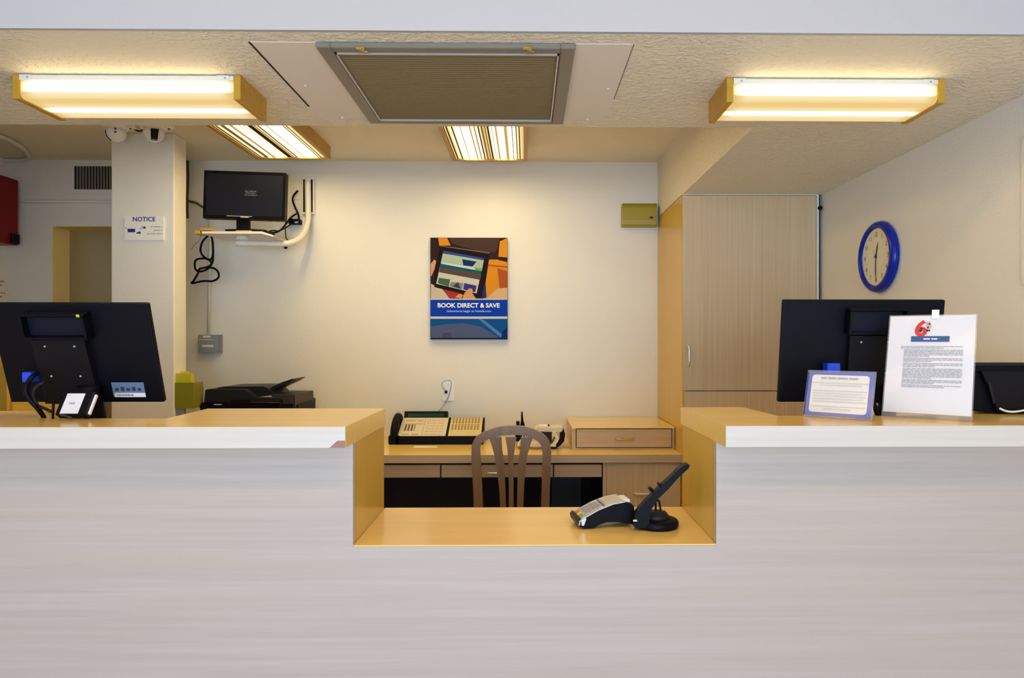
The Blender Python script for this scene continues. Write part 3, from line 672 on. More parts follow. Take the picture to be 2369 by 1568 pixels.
# phone jack plate
YJ = YB - 0.007
jack = thing('wall_jack', 'white telephone wall plate above the black desk phone', 'wall plate', (PX(1038, YJ), YB - 0.003, PZ(1038, 928, YJ)))
part('plate', bx(PX(1023.5, YJ), PX(1051.5, YJ), YJ, YB - 0.0006, PZ(1038, 927.5, YJ), PZ(1038, 882, YJ), 0.002), WHITEP, jack)
p = P(1032, 906, YJ); part('plug', bx(p.x - 0.008, p.x + 0.008, YJ - 0.010, YJ, p.z - 0.010, p.z + 0.008, 0.002), DGREY, jack)
for py in (889, 921):
    p = P(1037, py, YJ); part('screw', lathe(B(), [(0.003, 0), (0.002, 0.0015)], 8, Matrix.Translation(p) @ Matrix.Rotation(math.pi / 2, 4, 'X')), SILVER, jack)
solo('phone_cord', tb([P(1031, 904, YJ - 0.012), P(1024, 896, YJ - 0.018), P(1023, 886, YJ - 0.016), P(1032, 880.5, YJ - 0.010), P(1042, 881, YJ - 0.006), P(1044, 890, YJ - 0.005), P(1038, 915, YJ - 0.006), P(1031, 930, YJ - 0.006), P(1022, 943, YJ - 0.02), P(1012, 953, YJ - 0.06)], 0.003, 6, 5), GREYM, 'thin grey phone cord from wall plate down to black desk phone', 'cord', True)

# dome cameras on the ceiling before the pillar
def dome(px, label, lens, group='white dome cameras over the pillar'):
    p = onZ(px, 297, ZC); y = 3.40; cx = PX(px, y)
    t = thing('dome_camera', label, 'security camera', (cx, y, ZC - 0.10), group)
    part('base', lathe(B(), [(0.062, 0.0), (0.064, -0.012), (0.056, -0.024)], 28, Matrix.Translation((cx, y, ZC - 0.0005))), WHITEP, t, True)
    R = 0.047
    pr = [(R, -0.024), (R, -0.046)] + [(R * math.cos(math.radians(a)), -0.046 - R * 0.88 * math.sin(math.radians(a))) for a in (20, 40, 60, 75, 86, 90)]
    part('body', lathe(B(), pr, 28, Matrix.Translation((cx, y, ZC))), WHITEP, t, True)
    part('mount_ear', bx(cx + 0.045, cx + 0.098, y - 0.016, y + 0.016, ZC - 0.022, ZC - 0.0005, 0.005), WHITEP, t)
    part('ear_screw', lathe(B(), [(0.007, 0), (0.005, -0.003)], 8, Matrix.Translation((cx + 0.075, y - 0.004, ZC - 0.022))), DGREY, t)
    rt = Matrix.Translation((cx, y, 0)) @ Matrix.Rotation(math.radians(30), 4, 'Z') @ Matrix.Translation((-cx, -y, 0))
    if lens:
        b = B(); prism(b, [(cx - 0.016, ZC - 0.034), (cx + 0.020, ZC - 0.032), (cx + 0.014, ZC - 0.084), (cx - 0.014, ZC - 0.084)], y - R - 0.003, y - 0.02, 'xz', rt); part('lens_window', b, GLOSSB, t, label='black lens window')
    else:
        for dz_, r in ((0.034, 0.005), (0.050, 0.005)):
            part('lens', lathe(B(), [(r, 0), (r * 0.8, 0.004)], 10, rt @ Matrix.Translation((cx, y - R - 0.0005, ZC - dz_)) @ Matrix.Rotation(math.pi / 2, 4, 'X')), INK, t)
        sp = [rt @ Vector((cx - R * 1.005 * math.cos(math.radians(a)) * 0.86, y - R * 1.005 * math.cos(math.radians(a)) * 0.51, ZC - 0.046 - R * 0.885 * math.sin(math.radians(a)))) for a in (-8, 10, 30, 50, 66)]
        part('seam', tb(sp, 0.003, 6), INK, t)
dome(267, 'white dome camera with two pinholes, left of two over the pillar', False)
dome(356, 'white dome camera with black lens window, right of two over the pillar', True)
solo('camera_cable', tb([(PX(300, 3.42), 3.44, ZC - 0.004), (PX(315, 3.45), 3.47, ZC - 0.012), (PX(330, 3.42), 3.45, ZC - 0.006)], 0.004, 6, 5), DGREY, 'dark cable between the two dome cameras', 'cable', True)

# conduit loop on the ceiling at the left
pts = [onZ(x, y, ZC - 0.012) for x, y in ((-40, 303), (0, 315), (25, 325), (45, 337), (60, 350), (66, 361), (62, 368), (45, 370.5), (0, 371), (-40, 371))]
solo('ceiling_conduit', tb(pts, 0.011, 10, 5), WHITEM, 'white curved conduit loop on ceiling in left back corner', 'conduit', True)

# wall vent left of the pillar
YV = YB - 0.012
wv = thing('wall_vent', 'dark slotted vent high on back wall left of pillar', 'vent', (PX(215, YV), YB - 0.006, PZ(215, 439, YV)))
vx0_, vx1_ = PX(157, YV), PX(285, YV); vz0, vz1 = PZ(215, 448, YV), PZ(215, 376, YV)
hx0, hx1, hz0, hz1 = PX(170, YV), PX(272, YV), PZ(215, 437.5, YV), PZ(215, 384, YV)
part('slot_backing', bx(hx0, hx1, YB - 0.003, YB - 0.001, hz0, hz1), DARKGAP, wv)
b = B(); box(b, vx0_, hx0, YV + 0.006, YB - 0.001, vz0, vz1); box(b, hx1, vx1_, YV + 0.006, YB - 0.001, vz0, vz1); box(b, hx0, hx1, YV + 0.006, YB - 0.001, vz0, hz0); box(b, hx0, hx1, YV + 0.006, YB - 0.001, hz1, vz1)
part('frame', b, WALL, wv)
for k in range(14):
    x = PX(177 + 6.9 * k, YV); part('bar', bx(x, x + 0.0055, YV, YB - 0.004, hz0, hz1), mat('vent_bar', (0.30, 0.25, 0.20), 0.5) if k == 0 else bpy.data.materials['vent_bar'], wv)

zc_ = PZ(150, 466, YB - 0.01)
solo('wall_conduit', tb([(XL + 0.05, YB - 0.02, zc_ + 0.006), (PX(60, YB), YB - 0.011, zc_), (PX(300, YB), YB - 0.011, zc_)], 0.0085, 8), WHITEM, 'thin white horizontal conduit on back wall left of pillar', 'conduit', True)

# red cabinet on the left wall
xr = XL + 0.10
def onX(px, py, X):
    a = (px - CX) / F_PX; Yv = X * (CS - a * SN) / (SN + a * CS); return Vector((X, Yv, EYE + (VY - py) / F_PX * (X * SN + Yv * CS)))
ra, rb = onX(42, 417, xr), onX(42, 568, xr); yf = onX(42, 480, xr).y
red = thing('red_wall_cabinet', 'dark red metal cabinet with black lock on the left wall', 'cabinet', (XL + 0.05, yf - 0.2, rb.z))
part('body', bx(XL + 0.001, xr - 0.003, yf - 0.42, yf, rb.z, ra.z, 0.002), RED, red)
d = part('door', bx(xr - 0.003, xr, yf - 0.42, yf - 0.001, rb.z + 0.002, ra.z - 0.002, 0.001), RED, red)
lk = onX(31, 555, xr); part('lock', bx(xr, xr + 0.014, yf - 0.062, yf - 0.004, rb.z + 0.006, rb.z + 0.062, 0.003), BLACK, d)
# paper notice on the left wall
na = onX(-40, 640, XL); nb = onX(20, 700, XL)
note = thing('paper_notice', 'cream printed paper on the left wall below red cabinet', 'notice', (XL, nb.y - 0.1, nb.z - 0.12))
part('sheet', bx(XL + 0.0006, XL + 0.002, nb.y - 0.22, nb.y, nb.z - 0.12, PZ(0, 640, nb.y) - 0.0, 0), CARD, note)
b = B(); mm = frame((XL + 0.0026, nb.y, 0), (0, 1, 0), (0, 0, 1))
for k in range(9): words_line(b, -0.20, -0.03 - 0.02 * (k % 3), PZ(0, 648, nb.y) - 0.012 - 0.022 * k, 0.006, mm, 0, 20 + k)
part('print', b, mat('brown_ink', (0.22, 0.15, 0.10), 0.7), note)
# golden wood cabinet glimpsed left of the left monitor
sc = thing('side_cabinet', 'golden wood cabinet glimpsed at left picture edge behind the left monitor', 'cabinet', (-2.62, 3.25, 0))
part('body', bx(-3.0, -2.22, 3.02, 3.45, 0, 1.27, 0.002), MAPLEV, sc)
part('door', bx(-2.99, -2.23, 3.0, 3.0195, 0.06, 1.24, 0.001), MAPLEV, sc)
# cables in the corridor
b = B()
for o_ in range(4):
    tube(b, [(PX(160, 5.2) + 0.0, 5.28, PZ(160, 534 + 2 * o_, 5.25)), (PX(185, 5.2), 5.24 - 0.01 * o_, PZ(185, 533 + 3 * o_, 5.2)), (PX(215, 5.2), 5.22, PZ(215, 537 + 4 * o_, 5.2)), (PX(250, 5.2), 5.22, PZ(250, 548 + 5 * o_, 5.2)), (PX(300, 5.2), 5.25, PZ(300, 560 + 8 * o_, 5.2))], 0.010, 6, 4)
solo('cable_bundle', b, BLACK, 'dark cable bundle strung across top of the doorway corridor', 'cables', True)

# brochure holder on the side of the pillar
hy0, hy1 = PY0 + 0.004, PY1 - 0.01
bh = thing('brochure_holder', 'olive tinted brochure holder with yellow cards on side of pillar', 'brochure holder', (px1 + 0.05, PY0 + 0.06, PZ(425, 948, hy0)))
xa, xb = px1 + 0.001, PX(447, hy0); za, zb_ = PZ(425, 945, hy0), PZ(425, 885, hy0)
b = B()
box(b, xa, xb, hy0, hy0 + 0.003, za, zb_); box(b, xb - 0.003, xb, hy0 + 0.003, hy1, za, zb_); box(b, xa, xb - 0.003, hy0 + 0.003, hy1, za, za + 0.003)
part('pocket', b, OLIVET, bh)
b = B(); box(b, xa, PX(443, hy0 + 0.02), hy0 + 0.012, hy0 + 0.05, za + 0.004, PZ(425, 864, hy0)); box(b, xa, PX(420, hy0 + 0.02), hy0 + 0.055, hy0 + 0.10, za + 0.004, PZ(425, 860, hy0))
part('cards', b, YELLOW, bh)
part('bracket', bx(xa, xa + 0.045, hy0 + 0.01, hy0 + 0.02, za - 0.05, za - 0.0005), GREYM, bh)

# framed panel at the right edge
pe = onX(2366, 316, XR); pe2 = onX(2366, 660, XR)
solo('wall_frame', bx(XR - 0.006, XR - 0.0005, pe.y - 0.35, pe.y, pe2.z, pe.z, 0.002), WALL, 'thin pale framed panel on right wall cut by the picture edge', 'frame')

# ================================================================== WALL MONITOR CORNER
YM = 3.70
arm = thing('monitor_arm', 'cream tubular wall arm with tray holding the small monitor', 'monitor arm', (PX(712, 4.0), 4.03, PZ(712, 570, 4.0)))
ya = 4.0
chx0, chx1 = PX(698, YB - 0.02), PX(727.5, YB - 0.02); chz0, chz1 = PZ(712, 497, YB), PZ(712, 414, YB)
ch = part('wall_channel', bx(chx0, chx1, YB - 0.022, YB - 0.001, chz0, chz1, 0.002), WHITEM, arm)
for a in (701.0, 718.8):
    part('slot', bx(PX(a, YB - 0.024), PX(a + 4.6, YB - 0.024), YB - 0.0235, YB - 0.0215, chz0 + 0.012, chz1 - 0.008), DARKGAP, ch)
part('tube', tb([P(712, 419, ya + 0.03), P(713, 490, ya + 0.03), P(712, 512, ya), P(704, 537, ya - 0.06), P(688, 555, ya - 0.12), P(662, 563.5, ya - 0.18), P(620, 564, ya - 0.22), P(545, 562.5, ya - 0.26)], 0.0165, 14, 6), WHITEM, arm, True)
tz = PZ(560, 541, YM)
b = B(); prism(b, [(PX(477, YM), tz - 0.006), (PX(612, YM), tz - 0.006), (PX(640, YM), tz - 0.022), (PX(643, YM), tz - 0.016), (PX(614, YM), tz + 0.006), (PX(477, YM), tz + 0.006)], YM - 0.05, YM + 0.21, 'xz')
tray = part('tray', b, WHITEM, arm)
p = P(560, 552, ya - 0.25); part('swivel', tb([(p.x, p.y, tz - 0.006), (p.x, p.y, PZ(560, 556, p.y))], 0.034, 16), WHITEM, arm, True)
tape = cm('amber_tape', 222, 172, 80)
for a, c, e, f in ((461, 473, 536, 545), (474, 499, 531, 537)):
    part('clamp', bx(PX(a, YM), PX(c, YM), YM - 0.055, YM + 0.02, PZ(a, f, YM), PZ(a, e, YM), 0.003), tape, tray)
part('foam_pad', bx(PX(548, YM), PX(585, YM), YM - 0.02, YM + 0.12, tz + 0.0062, tz + 0.016, 0.003), tape, tray)
p = P(661, 574, ya - 0.18); part('cable_tie', lathe(B(), [(0.006, 0), (0.012, 0.008), (0.004, 0.014)], 8, Matrix.Translation((p.x, p.y, p.z - 0.004))), BLACK, arm)

tv = thing('wall_monitor', 'small black monitor with dark screen on the wall arm tray', 'monitor', (PX(565, YM), YM + 0.03, tz + 0.016))
tm = frame(P(470, 505, YM), P(660, 511, YM) - P(470, 505, YM), (P(470, 394, YM) - P(470, 505, YM)))
tw = (P(659, 511, YM) - P(470, 505, YM)).length; th = (P(470, 394, YM) - P(470, 505, YM)).length
bez = 0.013
part('housing', xf(box(B(), 0, tw, 0, th, -0.038, -0.0012, 0.004), tm), BLACK, tv)
b = B()
box(b, 0, tw, th - bez, th, -0.001, 0.004); box(b, 0, tw, 0, 0.020, -0.001, 0.004); box(b, 0, bez, 0.020, th - bez, -0.001, 0.004); box(b, tw - bez, tw, 0.020, th - bez, -0.001, 0.004)
part('bezel', xf(b, tm), GLOSSB, tv)
part('screen', xf(box(B(), bez, tw - bez, 0.020, th - bez, -0.001, 0.001), tm), SCREEN, tv)
part('nameplate', xf(box(B(), tw * 0.46, tw * 0.56, 0.010, 0.016, 0.0042, 0.0048), tm), SILVER, tv)
b = B()
for yy, xa_, xb_, sd in ((0.152, 0.50, 0.64, 5), (0.142, 0.51, 0.64, 6), (0.131, 0.50, 0.65, 7)): words_line(b, tw * xa_, tw * xb_, yy, 0.004, tm, 0.0015, sd)
part('screen_message', b, mat('screen_grey', (0.16, 0.17, 0.2), 0.5), tv)
nk = P(565, 520, YM + 0.03)
part('neck', bx(nk.x - 0.036, nk.x + 0.030, YM + 0.012, YM + 0.045, PZ(565, 531, YM), PZ(565, 506, YM), 0.004), BLACK, tv)
b = B(); prism(b, [(-0.10, -0.07), (-0.05, -0.085), (0.06, -0.085), (0.11, -0.06), (0.11, 0.08), (-0.10, 0.08)], tz + 0.0165, tz + 0.024, 'xy', Matrix.Translation((nk.x + 0.01, YM + 0.07, 0)))
part('foot', b, BLACK, tv)
part('bezel_glint', xf(box(B(), tw * 0.29, tw * 0.60, 0.015, 0.0185, 0.0042, 0.0046), tm), SILVER, tv)  # silver strip painting a glint on the lower bezel

# wall plates and cables round it
pl = thing('blank_wall_plate', 'painted blank wall plates left of the monitor arm channel', 'wall plate', (PX(688, YB), YB - 0.003, PZ(688, 505, YB)))
part('plate', bx(PX(676, YB), PX(699, YB), YB - 0.005, YB - 0.0006, PZ(688, 462, YB), PZ(688, 420, YB), 0.001), WALL, pl)
part('plate', bx(PX(678, YB), PX(699, YB), YB - 0.004, YB - 0.0006, PZ(688, 484, YB), PZ(688, 463, YB), 0.001), WALL, pl)
part('plate', bx(PX(676, YB), PX(702, YB), YB - 0.004, YB - 0.0006, PZ(688, 527, YB), PZ(688, 485, YB), 0.001), WALL, pl)
pw = thing('power_adapter', 'black plug adapter with looped cable right of wall monitor', 'plug', P(684, 517, YB - 0.03))
b = B(); box(b, PX(667, YB - 0.05), PX(694, YB - 0.05), YB - 0.05, YB - 0.006, PZ(684, 518, YB - 0.05), PZ(684, 506, YB - 0.05), 0.004)
part('adapter', b, BLACK, pw)
part('label', bx(PX(682, YB - 0.05), PX(690, YB - 0.05), YB - 0.0515, YB - 0.0502, PZ(684, 516, YB - 0.05), PZ(684, 510, YB - 0.05)), WHITEP, pw)
yc = YB - 0.06
part('cord', tb([P(689, 441, yc + 0.05), P(680, 451, yc + 0.03), P(677, 462, yc + 0.02), P(682, 478, yc), P(690, 496, yc), P(691, 507, yc), P(684, 510, yc), P(672, 506, yc)], 0.0055, 8, 6), BLACK, pw, True)
part('cord', tb([P(686, 494, yc), P(672, 504, yc), P(660, 520, yc - 0.06), P(645, 535, yc - 0.12), P(628, 538, yc - 0.16), P(600, 534, yc - 0.20)], 0.005, 8, 6), BLACK, pw, True)
part('cord', tb([P(678, 514, yc), P(662, 526, yc - 0.05), P(645, 534, yc - 0.1), P(630, 533, yc - 0.13), P(622, 536, yc - 0.15)], 0.004, 8, 6), BLACK, pw, True)
part('cord', tb([P(661, 510, yc), P(660, 530, yc - 0.03), P(662, 550, yc - 0.05), P(667, 556, yc - 0.08)], 0.003, 6, 6), BLACK, pw, True)
# vertical conduit with junction box
jb = thing('junction_box', 'small grey steel outlet box under white conduit on back wall', 'outlet box', (PX(482, 4.03), 4.05, PZ(482, 815, 4.03)))
yj = 4.03; ja, jc = PX(458, yj), PX(503, yj); jz0, jz1 = PZ(482, 815, yj), PZ(482, 774, yj)
b = B(); prism(b, rrect(ja, jc, jz0, jz1, 0.010), yj, YB - 0.002, 'xz'); part('box', b, GREYM, jb)
part('back_strip', bx(jc, PX(507, yj), yj + 0.01, YB - 0.002, jz0 - 0.002, jz1), mat('zinc_grey', (0.32, 0.31, 0.29), 0.45, 0.6), jb)
for s0, s1, t0, t1, m in ((470, 487, 776, 781, CARD), (461, 494, 784, 788, SILVER), (468, 494, 798, 803, CARD)):
    part('outlet_face', bx(PX(s0, yj), PX(s1, yj), yj - 0.004, yj - 0.0002, PZ(482, t1, yj), PZ(482, t0, yj), 0.001), m, jb)
part('switch_screw', lathe(B(), [(0.006, 0), (0.004, 0.004)], 10, Matrix.Translation(P(477, 795, yj - 0.0002)) @ Matrix.Rotation(math.pi / 2, 4, 'X')), BRASS, jb)
solo('outlet_conduit', tb([P(487, 500, YB - 0.012), P(485, 620, YB - 0.012), P(482.5, 771, YB - 0.014)], 0.0085, 10), WHITEM, 'white vertical conduit running down to the grey outlet box', 'conduit', True)
yk = 3.87
solo('hanging_cable', tb([P(486, 538.5, yk), P(480, 546, yk), P(468, 560, yk), P(464, 580, yk), P(472, 594, yk), P(487, 600, yk), P(493, 585, yk), P(491, 555, yk), P(489, 548, yk - 0.02), P(492, 560, yk - 0.02), P(493, 590, yk - 0.02), P(491, 608, yk - 0.02), P(480, 622, yk - 0.02), P(462, 628, yk), P(452, 622, yk), P(451, 606, yk), P(458, 599, yk), P(475, 598, yk), P(487, 604, yk - 0.03), P(488, 612, yk - 0.03), P(478, 618, yk - 0.03), P(462, 622, yk), P(458, 632, yk), P(449, 648, yk), P(444, 655, yk), P(470, 650, yk), P(492, 650, yk), P(505, 642, yk), P(505, 630, yk), P(496, 621, yk), P(484, 619, yk)], 0.0058, 8, 6), BLACK, 'tangled black cable hanging below the monitor tray', 'cable', True)
solo('feed_cable', tb([P(430, 464, YB - 0.02), P(440, 466, YB - 0.03), P(455, 470, YB - 0.08), P(470, 479, YB - 0.2), P(490, 482, YM + 0.06)], 0.0075, 8, 6), mat('brown_cable', (0.10, 0.075, 0.06), 0.5), 'dark cable from behind the pillar to the wall monitor', 'cable', True)
solo('corner_shadow', tb([P(434, 372, YB - 0.015), P(435, 420, YB - 0.02), P(433, 470, YB - 0.02), P(434, 505, YB - 0.015)], 0.007, 8, 5), mat('corner_shadow_brown', (0.05, 0.04, 0.04), 0.6), 'dark vertical strip drawing the shadow on back wall at the pillar edge', 'cable', True)  # shadow line beside the pillar, modelled as a thin dark strip
solo('thin_wire', tb([P(466, 545, YM - 0.02), P(461, 556, YM), P(451, 565, YM + 0.05), P(443, 577, YM + 0.1)], 0.0016, 6, 5), mat('tan_wire', (0.3, 0.24, 0.16), 0.5), 'thin tan wire dangling from left end of the monitor tray', 'wire', True)

# ================================================================== ON THE BACK DESK
YF = 3.77
ph = thing('desk_phone', 'black multi-line desk phone with key panels and handset', 'phone', (PX(1005, YF), 3.88, DZ))
# base wedge, two sloping key fields and a display
pz = lambda py, Y: PZ(1000, py, Y)
b = B(); prism(b, [(YF, DZ + 0.0005), (YF, pz(1011, YF)), (3.955, pz(966, 3.955)), (3.955, DZ + 0.0005)], PX(915, YF), PX(1117, YF), 'yz'); part('base', b, BLACK, ph)
sl0 = Vector((0, YF + 0.002, pz(1010.5, YF + 0.002) + 0.0006)); sl1 = Vector((0, 3.953, pz(966.5, 3.953) + 0.0006)); slope = (sl1 - sl0); SLL = slope.length
pm = frame(sl0, (1, 0, 0), slope)
e0, e1 = PX(921, YF + .02), PX(1031, YF + .02)
key = part('key_panel', xf(box(B(), e0, e1, 0.006, SLL - 0.004, 0.0005, 0.003), pm), mat('ivory_panel', (0.70, 0.62, 0.47), 0.5), ph)
b = B(); xm = e0 + (e1 - e0) * 0.5
rect(b, xm - 0.0008, xm + 0.0008, 0.008, SLL - 0.008, pm, 0.0034); rect(b, e0 + 0.02, xm - 0.006, SLL * 0.63, SLL * 0.65, pm, 0.0034)
part('panel_line', b, mat('brown_line', (0.2, 0.13, 0.08), 0.6), key)
for k in range(4):
    x = e0 + 0.026 + k * 0.0175
    part('key', xf(box(B(), x, x + (0.009 if k < 3 else 0.003), SLL * 0.29, SLL * 0.59, 0.0031, 0.006), pm), mat('key_brown', (0.10, 0.07, 0.04), 0.5) if k == 0 else bpy.data.materials['key_brown'], key)
b = B()
for k in range(6): words_line(b, xm + 0.012, e1 - 0.022, SLL * (0.10 + 0.145 * k), 0.006, pm, 0.0034, 40 + k)
words_line(b, e0 + 0.022, xm - 0.012, SLL * 0.82, 0.012, pm, 0.0034, 50); words_line(b, e0 + 0.02, xm - 0.02, SLL * 0.10, 0.012, pm, 0.0034, 51)
part('key_labels', b, mat('tan_ink', (0.45, 0.36, 0.26), 0.6), key)
g0, g1 = PX(1037, YF + .02), PX(1113, YF + .02)
ex = part('expansion_panel', xf(box(B(), g0, g1, 0.006, SLL - 0.004, 0.0005, 0.003), pm), mat('cream_panel', (0.70, 0.58, 0.30), 0.5), ph)
b = B()
for k in range(9):
    for v0, v1 in ((0.34, 0.62), (0.68, 0.96)):
        x = g0 + 0.012 + k * (g1 - g0 - 0.02) / 9; box(b, x, x + 0.009, SLL * v0, SLL * v1, 0.003, 0.0055)
part('line_keys', xf(b, pm), mat('khaki_key', (0.34, 0.25, 0.08), 0.5), ex)
d0 = Vector((0, 3.957, pz(968, 3.957))); dm = frame(d0, (1, 0, 0), (0, 0.03, 0.06))
s0, s1 = PX(934, 3.95), PX(1035, 3.95)
dsp = part('display', xf(box(B(), s0, s1, 0, pz(951, 3.97) - pz(968, 3.957) + 0.004, -0.03, 0.0), dm), BLACK, ph)
part('lcd', xf(box(B(), s0 + 0.022, s1 - 0.022, 0.010, 0.030, 0.0002, 0.0012), dm), LCD, dsp)
# handset in its cradle at the left side
hxx = PX(911, YF)
part('handset', tb([(hxx, YF - 0.002, DZ + 0.050), (hxx, YF + 0.035, DZ + 0.085), (hxx, YF + 0.10, DZ + 0.128), (hxx, YF + 0.16, DZ + 0.130), (hxx, YF + 0.185, DZ + 0.105)], [0.026, 0.024] + [0.017] * 12 + [0.022] * 3, 12, 0) if False else
     tb([(hxx, YF + 0.012, DZ + 0.040), (hxx, YF + 0.014, DZ + 0.075), (hxx, YF + 0.06, DZ + 0.118), (hxx, YF + 0.12, DZ + 0.140), (hxx, YF + 0.165, DZ + 0.128), (hxx, YF + 0.17, DZ + 0.09)], 0.021, 12, 4), BLACK, ph, True)
part('handset_cradle', bx(PX(898, YF), PX(925, YF), YF + 0.0, YF + 0.19, DZ + 0.0005, DZ + 0.05, 0.006), BLACK, ph)
solo('paper_slip', bx(PX(955, 3.66), PX(1010, 3.66), 3.66, 3.72, DZ + 0.0004, DZ + 0.0012), CARD, 'pale paper slip lying on the desk before the black phone', 'paper')

# cordless handset with antenna standing behind the chair
ww = thing('walkie_talkie', 'black walkie talkie with stub antenna standing on desk behind chair', 'walkie talkie', (PX(1203, 3.9), 3.9, DZ))
yw = 3.88
part('body', bx(PX(1192, yw), PX(1214, yw), yw, yw + 0.04, DZ + 0.0005, PZ(1203, 984, yw), 0.005), BLACK, ww)
part('knob', bx(PX(1194, yw), PX(1202, yw), yw + 0.008, yw + 0.028, PZ(1203, 984, yw), PZ(1203, 975, yw), 0.002), BLACK, ww)
part('antenna', tb([P(1209, 984, yw + 0.02), P(1208, 972, yw + 0.02), P(1207.5, 962, yw + 0.02), P(1207.5, 952, yw + 0.02)], [0.013, 0.007, 0.0055, 0.004], 10), BLACK, ww, True)

# cream and black card encoder
ce = thing('card_encoder', 'cream card machine with black curved stand behind the chair', 'card machine', (PX(1258, 3.75), 3.78, DZ))
ye = 3.60
b = B(); prism(b, [P(1196, 1033, ye).xz, P(1204, 1023, ye).xz, P(1210, 1010, ye).xz, P(1212, 1029, ye).xz, P(1286, 1029, ye).xz, P(1288, 1033, ye).xz], ye, ye + 0.12, 'xz'); part('base', b, CREAM, ce)
b = B(); prism(b, [P(1226, 1033, ye - .01).xz, P(1226, 1026, ye - .01).xz, P(1230, 1024, ye - .01).xz, P(1252, 1024, ye - .01).xz, P(1256, 1027, ye - .01).xz, P(1256, 1033, ye - .01).xz], ye - 0.01, ye, 'xz'); part('front_bar', b, CREAM, ce)
b = B(); prism(b, [P(*c, ye + .02).xz for c in ((1273, 1031), (1282, 1019), (1285, 1012), (1277, 998), (1286, 998), (1294, 1012), (1291, 1020), (1281, 1033))], ye + 0.005, ye + 0.12, 'xz'); part('arm', b, CREAM, ce)
b = B(); prism(b, [P(*c, ye + .02).xz for c in ((1274, 1036), (1284, 1033), (1296, 1018), (1297, 1002), (1304, 991), (1307, 1003), (1305, 1019), (1294, 1031), (1282, 1037))], ye, ye + 0.13, 'xz'); part('cradle', b, BLACK, ce)
b = B(); prism(b, [P(*c, ye + .05).xz for c in ((1238, 997), (1238, 990), (1246, 988), (1302, 988), (1302, 995), (1296, 998))], ye + 0.03, ye + 0.16, 'xz'); part('top_slab', b, CREAM, ce)
part('white_roll', bx(PX(1246, ye + .1), PX(1267, ye + .1), ye + 0.08, ye + 0.14, PZ(1250, 989, ye + .1), PZ(1250, 983, ye + .1), 0.002), WHITEP, ce)
part('screw_knob', bx(PX(1267.5, ye + .1), PX(1271, ye + .1), ye + 0.09, ye + 0.12, PZ(1269, 988, ye + .1), PZ(1269, 982, ye + .1)), DGREY, ce)
part('roller', bx(PX(1250, ye + .06), PX(1276, ye + .06), ye + 0.02, ye + 0.12, PZ(1260, 1021, ye + .06), PZ(1260, 998, ye + .06)), DGREY, ce)

# printer
pr = thing('printer', 'black printer with raised feeder tray on left end of the back desk', 'printer', (PX(575, 3.75), 3.75, DZ))
yp = 3.62
def Q(*c): return [P(px, py, yp).xz for px, py in c]
b = B(); prism(b, [(PX(463, yp), DZ + 0.0005), (PX(678, yp), DZ + 0.0005), (PX(678, yp), PZ(678, 934, yp)), (PX(463, yp), PZ(463, 940, yp)), ], yp, yp + 0.38, 'xz')
part('body', b, BLACK, pr)
b = B(); prism(b, Q((463, 939.5), (466, 933), (472, 930), (645, 932), (645, 944), (463, 944)), yp - 0.006, yp + 0.02, 'xz'); part('control_front', b, GLOSSB, pr)
b = B(); prism(b, Q((472, 930), (475, 902), (482, 900), (566, 901), (578, 908), (590, 920), (645, 921), (650, 924), (648, 930)), yp, yp + 0.05, 'xz'); part('scanner_lid', b, DGREY, pr)
b = B(); prism(b, Q((482, 900), (505, 896), (600, 895), (610, 899), (620, 910), (625, 915), (590, 920), (566, 901)), yp + 0.051, yp + 0.30, 'xz'); part('feeder', b, DGREY, pr)
b = B(); prism(b, Q((604, 903), (640, 886), (664, 878), (667, 879), (655, 886), (612, 906)), yp + 0.08, yp + 0.28, 'xz'); part('paper_tray', b, DGREY, pr, label='raised paper tray')
b = B(); prism(b, Q((622, 914), (678, 914), (679, 944), (650, 944), (650, 930), (626, 922)), yp + 0.03, yp + 0.34, 'xz'); part('output_side', b, mat('warm_grey_plastic', (0.05, 0.042, 0.032), 0.45, spec=0.2), pr)
b = B(); prism(b, Q((676, 935), (681, 938), (682.5, 944), (676, 944)), yp + 0.05, yp + 0.30, 'xz'); part('side_latch', b, BLACK, pr)
part('nameplate', bx(PX(496, yp), PX(514, yp), yp - 0.0075, yp - 0.006, PZ(500, 936.5, yp), PZ(500, 934, yp)), SILVER, pr)
part('control_buttons', bx(PX(536, yp), PX(580, yp), yp - 0.0085, yp - 0.004, PZ(560, 930, yp), PZ(560, 924.5, yp), 0.001), BLACK, pr)

